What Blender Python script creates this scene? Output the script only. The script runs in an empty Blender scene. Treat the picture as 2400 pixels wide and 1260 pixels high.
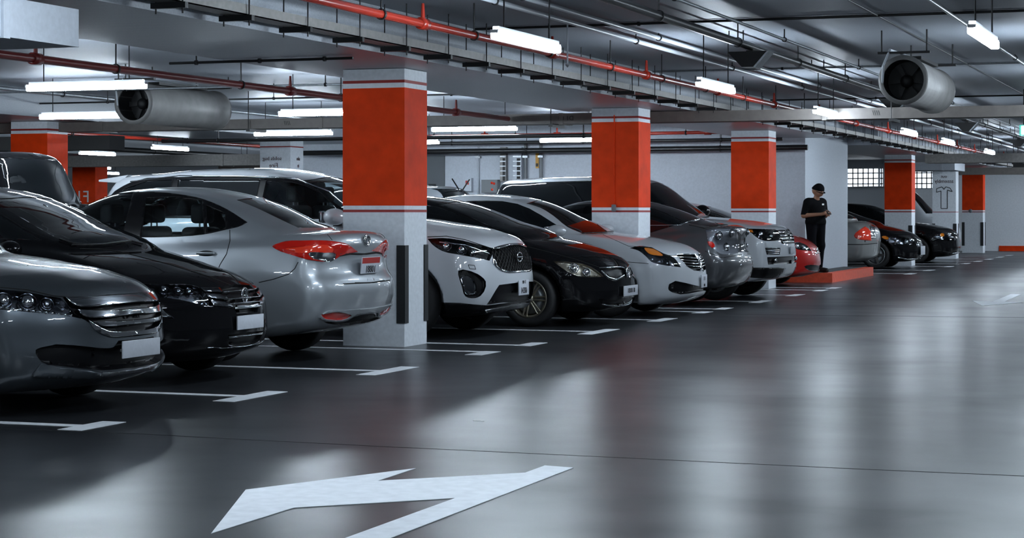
import bpy, bmesh, math, random
import numpy as np
from mathutils import Vector, Matrix
random.seed(7); np.random.seed(7)
scene = bpy.context.scene
COL = scene.collection

# ------------------------------------------------------------------ camera, world, exposure
F, CAMH, CX, CY = 4650.0, 1.26, 1200.0, 497.0      # focal length in px of the 2400x1260 frame, eye height, principal point
TH = math.atan(1710.0 / F); CT, ST = math.cos(TH), math.sin(TH)
cam = bpy.data.cameras.new('camera'); cam_o = bpy.data.objects.new('camera', cam); COL.objects.link(cam_o)
cam_o.location = (0, 0, CAMH); cam_o.rotation_euler = (math.pi / 2, 0, TH)
cam.sensor_fit = 'HORIZONTAL'; cam.sensor_width = 36.0; cam.lens = F * 36.0 / 2400.0
cam.shift_x = 0.0; cam.shift_y = (CY - 630.0) / 2400.0; cam.clip_end = 400
scene.camera = cam_o
scene.view_settings.view_transform = 'Standard'; scene.view_settings.look = 'None'
scene.view_settings.gamma = 1.0; scene.view_settings.use_curve_mapping = False
scene.view_settings.exposure = 0.0
wd = bpy.data.worlds.new('world'); scene.world = wd; wd.use_nodes = True
wd.node_tree.nodes['Background'].inputs[0].default_value = (0.80, 0.90, 1.0, 1)
wd.node_tree.nodes['Background'].inputs[1].default_value = 3.0
TUBE_POWER = 125.0
TUBE_COL = (0.75, 0.88, 1.0)

# ------------------------------------------------------------------ helpers
def tag(o, label=None, cat=None, group=None, kind=None):
    if label: o['label'] = label
    if cat: o['category'] = cat
    if group: o['group'] = group
    if kind: o['kind'] = kind
    return o
def empty(name, loc=(0, 0, 0), rz=0.0, parent=None):
    o = bpy.data.objects.new(name, None); COL.objects.link(o)
    o.location = loc; o.rotation_euler = (0, 0, rz); o.empty_display_size = 0.2
    if parent: o.parent = parent
    return o
def node_mat(name):
    m = bpy.data.materials.new(name); m.use_nodes = True
    nt = m.node_tree; b = nt.nodes['Principled BSDF']
    return m, nt, b
def mat(name, col, rough=0.5, metal=0.0, coat=0.0, noise=0.0, scale=8.0, bump=0.0, bscale=60.0, spec=0.5, stretch=(1, 1, 1), rvar=0.0):
    m, nt, b = node_mat(name)
    b.inputs['Base Color'].default_value = (*col, 1); b.inputs['Roughness'].default_value = rough
    b.inputs['Metallic'].default_value = metal; b.inputs['Specular IOR Level'].default_value = spec
    if coat: b.inputs['Coat Weight'].default_value = coat; b.inputs['Coat Roughness'].default_value = 0.04
    if noise or bump or rvar:
        tc = nt.nodes.new('ShaderNodeTexCoord'); mp = nt.nodes.new('ShaderNodeMapping'); mp.inputs['Scale'].default_value = stretch
        nt.links.new(tc.outputs['Object'], mp.inputs[0])
    if noise:
        n = nt.nodes.new('ShaderNodeTexNoise'); n.inputs['Scale'].default_value = scale; n.inputs['Detail'].default_value = 5
        nt.links.new(mp.outputs[0], n.inputs['Vector'])
        r = nt.nodes.new('ShaderNodeMapRange'); r.inputs[1].default_value = 0.3; r.inputs[2].default_value = 0.7
        r.inputs[3].default_value = 1 - noise; r.inputs[4].default_value = 1 + noise
        nt.links.new(n.outputs[0], r.inputs[0])
        mx = nt.nodes.new('ShaderNodeVectorMath'); mx.operation = 'SCALE'; mx.inputs[0].default_value = col
        nt.links.new(r.outputs[0], mx.inputs['Scale']); nt.links.new(mx.outputs[0], b.inputs['Base Color'])
    if rvar:
        n3 = nt.nodes.new('ShaderNodeTexNoise'); n3.inputs['Scale'].default_value = scale; n3.inputs['Detail'].default_value = 4
        nt.links.new(mp.outputs[0], n3.inputs['Vector'])
        r3 = nt.nodes.new('ShaderNodeMapRange'); r3.inputs[1].default_value = 0.3; r3.inputs[2].default_value = 0.7
        r3.inputs[3].default_value = rough - rvar; r3.inputs[4].default_value = rough + rvar
        nt.links.new(n3.outputs[0], r3.inputs[0]); nt.links.new(r3.outputs[0], b.inputs['Roughness'])
    if bump:
        n2 = nt.nodes.new('ShaderNodeTexNoise'); n2.inputs['Scale'].default_value = bscale; n2.inputs['Detail'].default_value = 4
        nt.links.new(mp.outputs[0], n2.inputs['Vector'])
        bp = nt.nodes.new('ShaderNodeBump'); bp.inputs['Strength'].default_value = bump; bp.inputs['Distance'].default_value = 0.02
        nt.links.new(n2.outputs[0], bp.inputs['Height']); nt.links.new(bp.outputs[0], b.inputs['Normal'])
    return m
def emis(name, col, strength):
    m, nt, b = node_mat(name)
    b.inputs['Base Color'].default_value = (0.9, 0.9, 0.9, 1)
    b.inputs['Emission Color'].default_value = (*col, 1); b.inputs['Emission Strength'].default_value = strength
    return m
def clear_glass(name, tint=(0.8, 0.85, 0.88), trans=0.85):
    # thin pane: straight-through tinted light plus mirror reflection by fresnel
    m = bpy.data.materials.new(name); m.use_nodes = True; nt = m.node_tree; nt.nodes.clear()
    o = nt.nodes.new('ShaderNodeOutputMaterial'); t = nt.nodes.new('ShaderNodeBsdfTransparent'); g = nt.nodes.new('ShaderNodeBsdfGlossy')
    t.inputs[0].default_value = (tint[0] * trans, tint[1] * trans, tint[2] * trans, 1); g.inputs['Roughness'].default_value = 0.03
    fr = nt.nodes.new('ShaderNodeFresnel'); fr.inputs[0].default_value = 1.5
    mx = nt.nodes.new('ShaderNodeMixShader')
    nt.links.new(fr.outputs[0], mx.inputs[0]); nt.links.new(t.outputs[0], mx.inputs[1]); nt.links.new(g.outputs[0], mx.inputs[2])
    nt.links.new(mx.outputs[0], o.inputs[0])
    return m

class MB:
    """collects simple shapes in one mesh"""
    def __init__(s): s.v = []; s.f = []; s.sm = []
    def _add(s, vs, fs, smooth=False):
        n = len(s.v); s.v += [tuple(v) for v in vs]
        s.f += [tuple(i + n for i in f) for f in fs]; s.sm += [smooth] * len(fs); return s
    def box(s, x0, x1, y0, y1, z0, z1, b=0.0):
        if b <= 0:
            vs = [(x, y, z) for z in (z0, z1) for y in (y0, y1) for x in (x0, x1)]
            return s._add(vs, [(0, 2, 3, 1), (4, 5, 7, 6), (0, 1, 5, 4), (2, 6, 7, 3), (0, 4, 6, 2), (1, 3, 7, 5)])
        bm = bmesh.new(); bmesh.ops.create_cube(bm, size=1)
        for v in bm.verts: v.co = ((x0 + x1) / 2 + v.co.x * (x1 - x0), (y0 + y1) / 2 + v.co.y * (y1 - y0), (z0 + z1) / 2 + v.co.z * (z1 - z0))
        bmesh.ops.bevel(bm, geom=bm.edges[:], offset=b, segments=3, profile=0.5, affect='EDGES')
        bm.verts.index_update(); s._add([v.co[:] for v in bm.verts], [[v.index for v in f.verts] for f in bm.faces], True); bm.free(); return s
    def cyl(s, a, b, r, n=10, r2=None, caps=True):
        a = Vector(a); b = Vector(b); d = (b - a).normalized(); r2 = r if r2 is None else r2
        p = d.orthogonal().normalized(); q = d.cross(p)
        vs = []
        for k in range(n):
            t = 2 * math.pi * k / n; e = p * math.cos(t) + q * math.sin(t)
            vs += [a + e * r, b + e * r2]
        s._add(vs, [(2 * k, 2 * ((k + 1) % n), 2 * ((k + 1) % n) + 1, 2 * k + 1) for k in range(n)], True)
        if caps: s._add(vs, [tuple(2 * k for k in range(n))[::-1], tuple(2 * k + 1 for k in range(n))])
        return s
    def path(s, pts, r, n=8):
        for a, b in zip(pts, pts[1:]): s.cyl(a, b, r, n)
        for p in pts[1:-1]: s.ball(p, (r, r, r), 8, 5)
        return s
    def ball(s, c, r, n=12, m=8):
        vs = []; fs = []
        for i in range(m + 1):
            t = math.pi * i / m
            for k in range(n):
                a = 2 * math.pi * k / n
                vs.append((c[0] + r[0] * math.sin(t) * math.cos(a), c[1] + r[1] * math.sin(t) * math.sin(a), c[2] + r[2] * math.cos(t)))
        for i in range(m):
            for k in range(n):
                fs.append((i * n + k, (i + 1) * n + k, (i + 1) * n + (k + 1) % n, i * n + (k + 1) % n))
        return s._add(vs, fs, True)
    def lathe(s, prof, o=(0, 0, 0), axis='z', n=24, close=False):
        vs = []; fs = []; m = len(prof)
        for k in range(n):
            a = 2 * math.pi * k / n; ca, sa = math.cos(a), math.sin(a)
            for r, h in prof:
                p = (r * ca, r * sa, h) if axis == 'z' else ((r * ca, h, r * sa) if axis == 'y' else (h, r * ca, r * sa))
                vs.append((p[0] + o[0], p[1] + o[1], p[2] + o[2]))
        mm = m if close else m - 1
        for k in range(n):
            for j in range(mm):
                j2 = (j + 1) % m
                fs.append((k * m + j, ((k + 1) % n) * m + j, ((k + 1) % n) * m + j2, k * m + j2))
        return s._add(vs, fs, True)
    def prism(s, poly, h0, h1, plane='xy'):
        n = len(poly)
        mk = {'xy': lambda p, h: (p[0], p[1], h), 'xz': lambda p, h: (p[0], h, p[1]), 'yz': lambda p, h: (h, p[0], p[1])}[plane]
        vs = [mk(p, h0) for p in poly] + [mk(p, h1) for p in poly]
        return s._add(vs, [tuple(range(n))[::-1], tuple(range(n, 2 * n))] + [(k, (k + 1) % n, n + (k + 1) % n, n + k) for k in range(n)])
    def build(s, name, m, parent=None, loc=None, rot=None, fix=True):
        me = bpy.data.meshes.new(name); me.from_pydata(s.v, [], s.f); me.polygons.foreach_set('use_smooth', s.sm)
        if fix:
            bm = bmesh.new(); bm.from_mesh(me); bmesh.ops.recalc_face_normals(bm, faces=bm.faces); bm.to_mesh(me); bm.free()
        me.materials.append(m); me.update()
        o = bpy.data.objects.new(name, me); COL.objects.link(o)
        if parent: o.parent = parent
        if loc is not None: o.location = loc
        if rot is not None: o.rotation_euler = rot
        return o
def box_o(name, m, dims, parent=None, b=0.0): return MB().box(*dims, b=b).build(name, m, parent)
def copy_tree(o, parent=None):
    c = o.copy(); COL.objects.link(c); c.parent = parent
    for ch in o.children: copy_tree(ch, c)
    return c
def text_mesh(name, body, size, m, parent, loc, rot, mirror=True, depth=0.002, sx=1.0):
    """flat lettering as mesh; the photograph shows all writing mirrored"""
    cu = bpy.data.curves.new(name, 'FONT'); cu.body = body; cu.size = size; cu.align_x = 'CENTER'; cu.align_y = 'CENTER'; cu.extrude = depth; cu.resolution_u = 2
    to = bpy.data.objects.new(name, cu); COL.objects.link(to)
    me = bpy.data.meshes.new_from_object(to.evaluated_get(bpy.context.evaluated_depsgraph_get()))
    bpy.data.objects.remove(to); bpy.data.curves.remove(cu)
    me.name = name
    if mirror or sx != 1.0: me.transform(Matrix.Diagonal(((-sx if mirror else sx), 1, 1, 1)))
    if mirror: me.flip_normals()
    me.materials.clear(); me.materials.append(m)
    o = bpy.data.objects.new(name, me); COL.objects.link(o); o.parent = parent; o.location = loc; o.rotation_euler = rot
    return o
# image point -> place in the world, at a known height / known X / known Y (used to read the survey off the photograph)
def atz(x, y, z):
    D = F * (z - CAMH) / (CY - y); u = (x - CX) * D / F
    return Vector((u * CT - D * ST, u * ST + D * CT, z))
def atX(x, y, X):
    k = (x - CX) / F; D = X / (k * CT - ST); return Vector((X, k * D * ST + D * CT, CAMH + (CY - y) * D / F))
def atY(x, y, Y):
    k = (x - CX) / F; D = Y / (k * ST + CT); return Vector((k * D * CT - D * ST, Y, CAMH + (CY - y) * D / F))
# ------------------------------------------------------------------ materials of the place
def floor_material():
    m, nt, b = node_mat('floor_epoxy'); L = nt.links
    tc = nt.nodes.new('ShaderNodeTexCoord')
    n1 = nt.nodes.new('ShaderNodeTexNoise'); n1.inputs['Scale'].default_value = 0.45; n1.inputs['Detail'].default_value = 3
    n2 = nt.nodes.new('ShaderNodeTexNoise'); n2.inputs['Scale'].default_value = 220.0; n2.inputs['Detail'].default_value = 3
    mp = nt.nodes.new('ShaderNodeMapping'); mp.inputs['Scale'].default_value = (0.8, 0.8, 1.0)
    n3 = nt.nodes.new('ShaderNodeTexNoise'); n3.inputs['Scale'].default_value = 2.6; n3.inputs['Detail'].default_value = 4
    for n in (n1, n2): L.new(tc.outputs['Object'], n.inputs['Vector'])
    L.new(tc.outputs['Object'], mp.inputs[0]); L.new(mp.outputs[0], n3.inputs['Vector'])
    cr = nt.nodes.new('ShaderNodeValToRGB'); cr.color_ramp.elements[0].position = 0.0; cr.color_ramp.elements[1].position = 1.0
    cr.color_ramp.elements[0].color = (0.016, 0.0175, 0.020, 1); cr.color_ramp.elements[1].color = (0.034, 0.036, 0.041, 1)
    L.new(n1.outputs[0], cr.inputs[0])
    mx = nt.nodes.new('ShaderNodeMixRGB'); mx.blend_type = 'MULTIPLY'; mx.inputs[0].default_value = 0.35
    r2 = nt.nodes.new('ShaderNodeMapRange'); r2.inputs[1].default_value = 0.3; r2.inputs[2].default_value = 0.7; r2.inputs[3].default_value = 0.35; r2.inputs[4].default_value = 1.6
    L.new(n2.outputs[0], r2.inputs[0]); L.new(cr.outputs[0], mx.inputs[1]); L.new(r2.outputs[0], mx.inputs[2]); L.new(mx.outputs[0], b.inputs['Base Color'])
    rr = nt.nodes.new('ShaderNodeMapRange'); rr.inputs[1].default_value = 0.0; rr.inputs[2].default_value = 1.0; rr.inputs[3].default_value = 0.278; rr.inputs[4].default_value = 0.35
    L.new(n3.outputs[0], rr.inputs[0]); L.new(rr.outputs[0], b.inputs['Roughness'])
    n4 = nt.nodes.new('ShaderNodeTexNoise'); n4.inputs['Scale'].default_value = 0.55; n4.inputs['Detail'].default_value = 3; L.new(tc.outputs['Object'], n4.inputs['Vector'])
    rs = nt.nodes.new('ShaderNodeMapRange'); rs.inputs[1].default_value = 0.36; rs.inputs[2].default_value = 0.66; rs.inputs[3].default_value = 0.12; rs.inputs[4].default_value = 0.54
    L.new(n4.outputs[0], rs.inputs[0]); L.new(rs.outputs[0], b.inputs['Specular IOR Level'])
    return m
def ceiling_material(name, col, rough, stretch, bump):
    m, nt, b = node_mat(name); L = nt.links
    tc = nt.nodes.new('ShaderNodeTexCoord'); mp = nt.nodes.new('ShaderNodeMapping'); mp.inputs['Scale'].default_value = stretch
    L.new(tc.outputs['Object'], mp.inputs[0])
    n = nt.nodes.new('ShaderNodeTexNoise'); n.inputs['Scale'].default_value = 1.0; n.inputs['Detail'].default_value = 4; L.new(mp.outputs[0], n.inputs['Vector'])
    n2 = nt.nodes.new('ShaderNodeTexNoise'); n2.inputs['Scale'].default_value = 90.0; n2.inputs['Detail'].default_value = 2; L.new(tc.outputs['Object'], n2.inputs['Vector'])
    r = nt.nodes.new('ShaderNodeMapRange'); r.inputs[1].default_value = 0.3; r.inputs[2].default_value = 0.7; r.inputs[3].default_value = 0.85; r.inputs[4].default_value = 1.12
    L.new(n2.outputs[0], r.inputs[0])
    v = nt.nodes.new('ShaderNodeVectorMath'); v.operation = 'SCALE'; v.inputs[0].default_value = col; L.new(r.outputs[0], v.inputs['Scale']); L.new(v.outputs[0], b.inputs['Base Color'])
    b.inputs['Roughness'].default_value = rough; b.inputs['Specular IOR Level'].default_value = 0.4
    bp = nt.nodes.new('ShaderNodeBump'); bp.inputs['Strength'].default_value = bump; bp.inputs['Distance'].default_value = 0.012
    L.new(n.outputs[0], bp.inputs['Height']); L.new(bp.outputs[0], b.inputs['Normal'])
    return m
M = {}
M['floor'] = floor_material()
M['ceil'] = ceiling_material('ceiling_paint', (0.235, 0.255, 0.285), 0.52, (0.5, 3.0, 1.0), 0.18)
M['beam'] = ceiling_material('beam_paint', (0.34, 0.365, 0.40), 0.33, (0.4, 9.0, 1.0), 0.30)
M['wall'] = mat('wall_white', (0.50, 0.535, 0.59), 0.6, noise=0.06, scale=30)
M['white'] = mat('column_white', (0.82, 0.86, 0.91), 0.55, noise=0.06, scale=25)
M['orange'] = mat('column_orange', (0.78, 0.048, 0.003), 0.6, spec=0.15, noise=0.16, scale=4)
M['redband'] = mat('column_red_line', (0.33, 0.014, 0.010), 0.5)
M['guard'] = mat('corner_guard_rubber', (0.018, 0.020, 0.022), 0.6, noise=0.2, scale=60)
M['line'] = mat('line_paint', (0.80, 0.82, 0.85), 0.6, spec=0.3, noise=0.07, scale=14)
M['joint'] = mat('joint_dark', (0.008, 0.008, 0.009), 0.7)
M['dark'] = mat('dark_metal', (0.012, 0.012, 0.013), 0.45, metal=0.3)
M['steel'] = mat('galvanised_steel', (0.30, 0.32, 0.34), 0.38, metal=0.7, noise=0.15, scale=30)
M['tray'] = mat('cable_tray', (0.20, 0.19, 0.18), 0.5, metal=0.3, noise=0.15, scale=20)
M['duct'] = mat('brown_duct', (0.13, 0.115, 0.105), 0.55, noise=0.12, scale=10)
M['whitepipe'] = mat('pale_conduit', (0.55, 0.58, 0.62), 0.4)
M['redpipe'] = mat('fire_pipe_red', (0.30, 0.020, 0.009), 0.25)
M['maroon'] = mat('maroon_pipe', (0.13, 0.012, 0.010), 0.3)
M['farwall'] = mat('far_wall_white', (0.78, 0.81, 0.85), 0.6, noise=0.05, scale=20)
M['blackpipe'] = mat('black_pipe', (0.012, 0.012, 0.013), 0.35)
M['fan'] = mat('fan_casing', (0.20, 0.195, 0.19), 0.5, metal=0.2, noise=0.15, scale=6)
M['curb'] = mat('curb_red', (0.75, 0.085, 0.030), 0.5, noise=0.12, scale=15)
M['slab'] = mat('island_top', (0.05, 0.05, 0.05), 0.7, noise=0.2, scale=20)
M['tube'] = emis('lamp_diffuser', TUBE_COL, TUBE_POWER)
M['housing'] = mat('lamp_housing', (0.6, 0.62, 0.65), 0.4)
M['door'] = mat('door_grey', (0.10, 0.11, 0.12), 0.5)
M['black'] = mat('matt_black', (0.006, 0.006, 0.007), 0.6)
M['ink'] = mat('dark_red_ink', (0.06, 0.02, 0.02), 0.6)
M['whiteink'] = mat('white_ink', (0.75, 0.75, 0.75), 0.6)
M['yellow'] = mat('yellow_sign', (0.55, 0.27, 0.02), 0.5)
M['red'] = mat('red_plastic', (0.45, 0.02, 0.015), 0.4)
M['exitg'] = emis('exit_sign_green', (0.02, 0.55, 0.42), 1.2)
M['exitw'] = emis('exit_sign_white', (0.75, 0.95, 1.0), 2.6)
M['boxgrey'] = mat('cabinet_grey', (0.16, 0.17, 0.18), 0.5)

# ------------------------------------------------------------------ the room
CEIL = 3.0
XL, XR, Y0, Y1 = -46.0, 4.2, -9.0, 66.0
def struct(name, mb, m, label=None):
    o = mb.build(name, m); tag(o, label, None, None, 'structure'); return o
struct('floor', MB().box(XL, XR, Y0, Y1 + 0.3, -0.2, 0.0), M['floor'], 'dark grey glossy epoxy floor of the parking level')
struct('ceiling', MB().box(XL, XR, Y0, Y1 + 0.3, CEIL, CEIL + 0.2), M['ceil'], 'grey painted concrete ceiling slab with soft reflections')
M['darkwall'] = mat('wall_dark', (0.10, 0.105, 0.115), 0.7, noise=0.05, scale=20)
struct('wall_right', MB().box(XR, XR + 0.2, Y0, Y1 + 0.3, 0, CEIL), M['darkwall'])
struct('wall_left', MB().box(XL - 0.2, XL, Y0, Y1 + 0.3, 0, CEIL), M['wall'])
struct('wall_back', MB().box(XL, XR, Y0 - 0.2, Y0, 0, CEIL), M['darkwall'])
# wide flat beams over the column rows
struct('ceiling_beam', MB().box(-8.48, -6.85, Y0, 35.75, 2.61, CEIL), M['beam'], 'wide flat concrete beam over the first column row')
struct('ceiling_beam', MB().box(-8.48, -6.85, 39.9, Y1, 2.61, CEIL), M['beam'])
struct('ceiling_beam', MB().box(-18.0, -16.0, Y0, Y1, 2.61, CEIL), M['beam'])
struct('ceiling_beam', MB().box(-27.0, -25.2, Y0, Y1, 2.61, CEIL), M['beam'])
# far wall, with its daylight windows
WIN = []
for x0, x1 in ((1986, 2058), (2062, 2069), (2137, 2194)):
    a = atY(x0, 443, Y1); b = atY(x1, 393, Y1); WIN.append((a.x, b.x))
wz0, wz1 = atY(2020, 443, Y1).z, atY(2020, 393, Y1).z
wz1 = min(wz1, 2.75)
fw = MB()
xs = [XL] + [v for w in WIN for v in w] + [XR]
fw.box(XL, XR, Y1, Y1 + 0.25, 0, wz0); fw.box(XL, XR, Y1, Y1 + 0.25, wz1, CEIL)
for i in range(0, len(xs), 2): fw.box(xs[i], xs[i + 1], Y1, Y1 + 0.25, wz0, wz1)
struct('wall_far', fw, M['farwall'], 'far white end wall')
for i, (a, b) in enumerate(WIN):
    n = max(2, round((b - a) / 0.17)); g = MB(); t = 0.018
    o = MB().box(a, b, Y1 + 0.05, Y1 + 0.09, wz0, wz0 + 0.03).box(a, b, Y1 + 0.05, Y1 + 0.09, wz1 - 0.03, wz1).build('window_%d' % (i + 1), M['boxgrey'])
    tag(o, 'bright window with a lattice screen in the far wall', None, None, 'structure')
    for k in range(1, n):
        x = a + (b - a) * k / n; box_o('lattice_bar', M['boxgrey'], (x - t, x + t, Y1 + 0.06, Y1 + 0.085, wz0 + 0.03, wz1 - 0.03), o)
    for k in range(1, 4):
        z = wz0 + (wz1 - wz0) * k / 4; box_o('lattice_bar', M['boxgrey'], (a, b, Y1 + 0.06, Y1 + 0.085, z - t, z + t), o)
bs = MB().box(-7.4, XR, Y1 - 0.03, Y1 - 0.001, 0.0, 0.17); struct('baseboard_far', bs, M['orange'], 'orange-red skirting along the far wall')
# the stair core block
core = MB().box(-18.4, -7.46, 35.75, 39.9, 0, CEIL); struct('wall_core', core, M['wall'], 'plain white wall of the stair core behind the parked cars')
d = MB().box(atY(1041, 400, 35.7).x - 1.0, atY(1041, 400, 35.7).x, 35.70, 35.749, 0, atY(1030, 365, 35.7).z); o = struct('door_1', d, M['door'], 'dark grey metal door in the core wall')
box_o('vent', M['black'], (atY(1005, 0, 35.7).x, atY(1022, 0, 35.7).x, 35.68, 35.699, atY(1010, 441, 35.7).z, atY(1010, 431, 35.7).z), o)

# ------------------------------------------------------------------ floor markings
LINES = [(10.10, 9.88, 10.37), (12.12, 11.73, 12.52), (14.42, 14.01, 14.89), (16.72, 16.30, 16.79), (17.66, 17.58, 18.07), (19.95, 19.46, 20.44), (22.35, 22.01, 22.77),
         (24.35, 24.0, 24.46), (25.15, 25.05, 25.54), (27.45, 27.05, 27.85), (29.75, 29.4, 30.1), (31.8, 31.4, 31.95), (32.75, 32.5, 33.1), (40.9, 40.5, 41.3), (43.5, 43.1, 43.9), (46.6, 46.3, 46.9), (49.0, 49.2, 50.0), (52.0, 51.6, 52.4), (54.4, 54.0, 54.8), (57.0, 56.6, 57.4), (59.4, 59.0, 59.8)]
ordw = ['first', 'second', 'third', 'fourth', 'fifth', 'sixth', 'seventh', 'eighth', 'ninth', 'tenth', 'eleventh', 'twelfth', 'thirteenth', 'fourteenth', 'fifteenth', 'sixteenth', 'seventeenth', 'eighteenth', 'nineteenth', 'twentieth', 'twenty-first', 'twenty-second', 'twenty-third', 'twenty-fourth', 'twenty-fifth']
LINES = [(7.7, 7.3, 8.1)] + LINES
for i, (yc, ya, yb) in enumerate(LINES):
    e = empty('bay_marking', (-6.4, yc, 0)); tag(e, 'white parking bay line with cross tick, %s from the camera along the row' % ordw[i], 'floor marking', 'parking bay lines')
    lw = 0.05
    MB().box(-11.6, -6.44, yc - lw, yc + lw, 0.0006, 0.003).build('bay_line', M['line'], e).location = (6.4, -yc, 0)
    MB().box(-6.44, -6.28, ya, yb, 0.0006, 0.003).build('end_tick', M['line'], e).location = (6.4, -yc, 0)
def arrow(pts, label):
    o = MB().prism([(p[0], p[1]) for p in pts], 0.0006, 0.003).build('floor_arrow', M['line']); tag(o, label, 'floor marking')
    return o
SH = [(-3.25, 5.2), (-3.08, 5.2), (-3.09, 9.28), (-3.25, 9.31), (-3.25, 9.02), (-3.80, 8.51), (-3.81, 8.99), (-4.24, 8.03), (-3.79, 6.89), (-3.79, 7.61), (-3.25, 8.11)]
arrow(SH, 'large white turn arrow painted on the floor nearest the camera')
arrow([(-3.33, 31.3), (-3.17, 31.2), (-3.13, 28.6), (-2.87, 28.4), (-3.08, 27.75), (-3.27, 27.2), (-3.60, 28.75), (-3.29, 28.55)], 'small white arrow on the floor at the far right')
crack = [atz(x, y, 0) for x, y in ((-60, 1003), (120, 1008), (340, 1017), (600, 1031), (900, 1046), (1200, 1060), (1600, 1079), (2000, 1098), (2400, 1115), (3500, 1167))]
cm = MB()
for a, b in zip(crack, crack[1:]): cm.prism([(a.x, a.y - 0.007), (b.x, b.y - 0.007), (b.x, b.y + 0.007), (a.x, a.y + 0.007)], 0.0002, 0.0012)
tag(cm.build('floor_joint', M['joint']), 'thin dark joint line crossing the floor of the driving lane', 'floor joint')
a, b = atz(1700, 736, 0), atz(2420, 744, 0)
tag(MB().prism([(a.x, a.y - 0.02), (b.x, b.y - 0.02), (b.x, b.y + 0.02), (a.x, a.y + 0.02)], 0.0002, 0.001).build('floor_joint', M['joint']), 'faint second joint line farther up the driving lane', 'floor joint')
tag(MB().prism([(x * 0.035 + atz(1123, 986, 0).x, y * 0.015 + atz(1123, 986, 0).y) for x, y in ((-1, -1), (1, -.6), (.8, 1), (-.9, .7))], 0.0005, 0.003).build('paper_scrap', M['whiteink']), 'tiny white paper scrap on the open floor', 'litter')

# ------------------------------------------------------------------ columns
def column(x1, y0, label, style='orange', guards=True, w=0.63, dpt=0.54):
    """near corner at (x1, y0); runs towards -x and +y"""
    e = empty('column', (x1 - w / 2, y0 + dpt / 2, 0)); tag(e, label, 'column', 'square columns')
    hx, hy = w / 2, dpt / 2
    b = 0.012
    z = [0, 1.26, 1.284, 1.322, 2.427, 2.473, 2.50]
    def seg(nm, m, z0, z1, ex=0.0): return MB().box(-hx - ex, hx + ex, -hy - ex, hy + ex, z0, z1).build(nm, m, e)
    top = 2.605 if x1 < -5 else 3.0
    seg('shaft', M['white'], 0, top)
    if style == 'orange':
        seg('red_line', M['redband'], z[1], z[2], 0.002); seg('painted_band', M['orange'], z[3], z[4], 0.003); seg('red_line', M['redband'], z[5], z[6], 0.002)
    else:
        seg('red_line', M['redband'], z[1], z[1] + 0.015, 0.002); seg('red_line', M['redband'], 2.47, 2.49, 0.002)
    if guards:
        for sx in (-1, 1):
            for sy in (-1, 1):
                g = MB(); t = 0.012; wd_ = 0.075
                xa, xb = sorted((sx * (hx + t), sx * (hx - wd_))); ya, yb = sorted((sy * hy, sy * (hy + t)))
                g.box(xa, xb, ya, yb, 0.22, 0.95); xa, xb = sorted((sx * hx, sx * (hx + t))); ya, yb = sorted((sy * hy, sy * (hy - wd_))); g.box(xa, xb, ya, yb, 0.22, 0.95)
                g.build('corner_guard', M['guard'], e)
    return e
c1 = column(-7.35, 17.07, 'nearest orange banded column, between the silver sedan and the white SUV')
c2 = column(-7.29, 24.54, 'orange banded column with a small grey socket, behind the white sedan hood', guards=False)
c3 = column(-7.30, 32.08, 'orange banded column behind the white SUV hood, left of the standing man', guards=False)
c4 = column(-7.28, 47.0, 'far orange column between the lattice windows')
c5 = column(-7.28, 54.7, 'far white column carrying dark writing and a hammer drawing', 'white')
c6 = column(-7.52, 62.7, 'farthest orange column, standing against the end wall')
c7 = column(-16.6, 25.2, 'orange column behind the black SUV at far left', guards=False)
c8 = column(-16.6, 33.2, 'white column with red lettering beyond the white SUV roof', 'white', guards=False)
c9 = column(-25.8, 41.2, 'orange column carrying mirrored white lettering beside the SUV spoiler', guards=False)
# column details
pt = atY(1440, 487, 24.54)
MB().box(-0.028, 0.028, -0.05, 0, -0.045, 0.045, b=0.012).build('socket_box', M['boxgrey'], c2, (pt.x - (-7.29 - .315), -0.27, pt.z))
MB().cyl((0, -0.008, 0.04), (0, -0.008, 1.20), 0.008, 6).build('conduit', M['orange'], c2, (pt.x - (-7.29 - .315), -0.27, pt.z))
MB().ball((0, 0, 0), (0.06, 0.04, 0.06)).build('socket_box', M['boxgrey'], c6, (-0.06, -0.28, 1.30))
text_mesh('lettering', 'F1', 0.40, M['whiteink'], c9, (-0.03, -0.275, 1.62), (math.pi / 2, 0, 0))
text_mesh('lettering', 'C', 0.34, M['whiteink'], c9, (0.02, -0.275, 1.26), (math.pi / 2, 0, 0))
text_mesh('lettering', 'solids bug', 0.10, M['ink'], c8, (-0.06, -0.275, 2.26), (math.pi / 2, 0, 0))
text_mesh('lettering', 'Fire', 0.12, M['ink'], c8, (-0.03, -0.275, 2.13), (math.pi / 2, 0, 0))
text_mesh('lettering', 'akn', 0.10, M['ink'], c8, (0.32, 0.05, 2.26), (math.pi / 2, 0, math.pi / 2))
text_mesh('lettering', 'in', 0.11, M['ink'], c8, (0.32, 0.05, 2.13), (math.pi / 2, 0, math.pi / 2))
for z, t, sz in ((2.42, '\u2014 Lab \u2014', 0.15), (2.23, 'out', 0.12), (2.10, 'assembly', 0.14)):
    text_mesh('lettering', t, sz, M['ink'], c5, (0, -0.275, z), (math.pi / 2, 0, 0))
hm = MB()
def stroke(pts, r=0.010):
    for a, b in zip(pts, pts[1:]): hm.cyl((a[0], -0.274, a[1]), (b[0], -0.274, b[1]), r, 5)
stroke([(-0.08, 1.36), (-0.08, 1.84), (-0.20, 1.80), (-0.20, 1.90), (-0.06, 1.95), (0.0, 1.88), (0.05, 1.95), (0.16, 1.92), (0.22, 1.82), (0.09, 1.86), (0.09, 1.36), (-0.08, 1.36)])
hm.build('hammer_drawing', M['guard'], c5)

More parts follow.
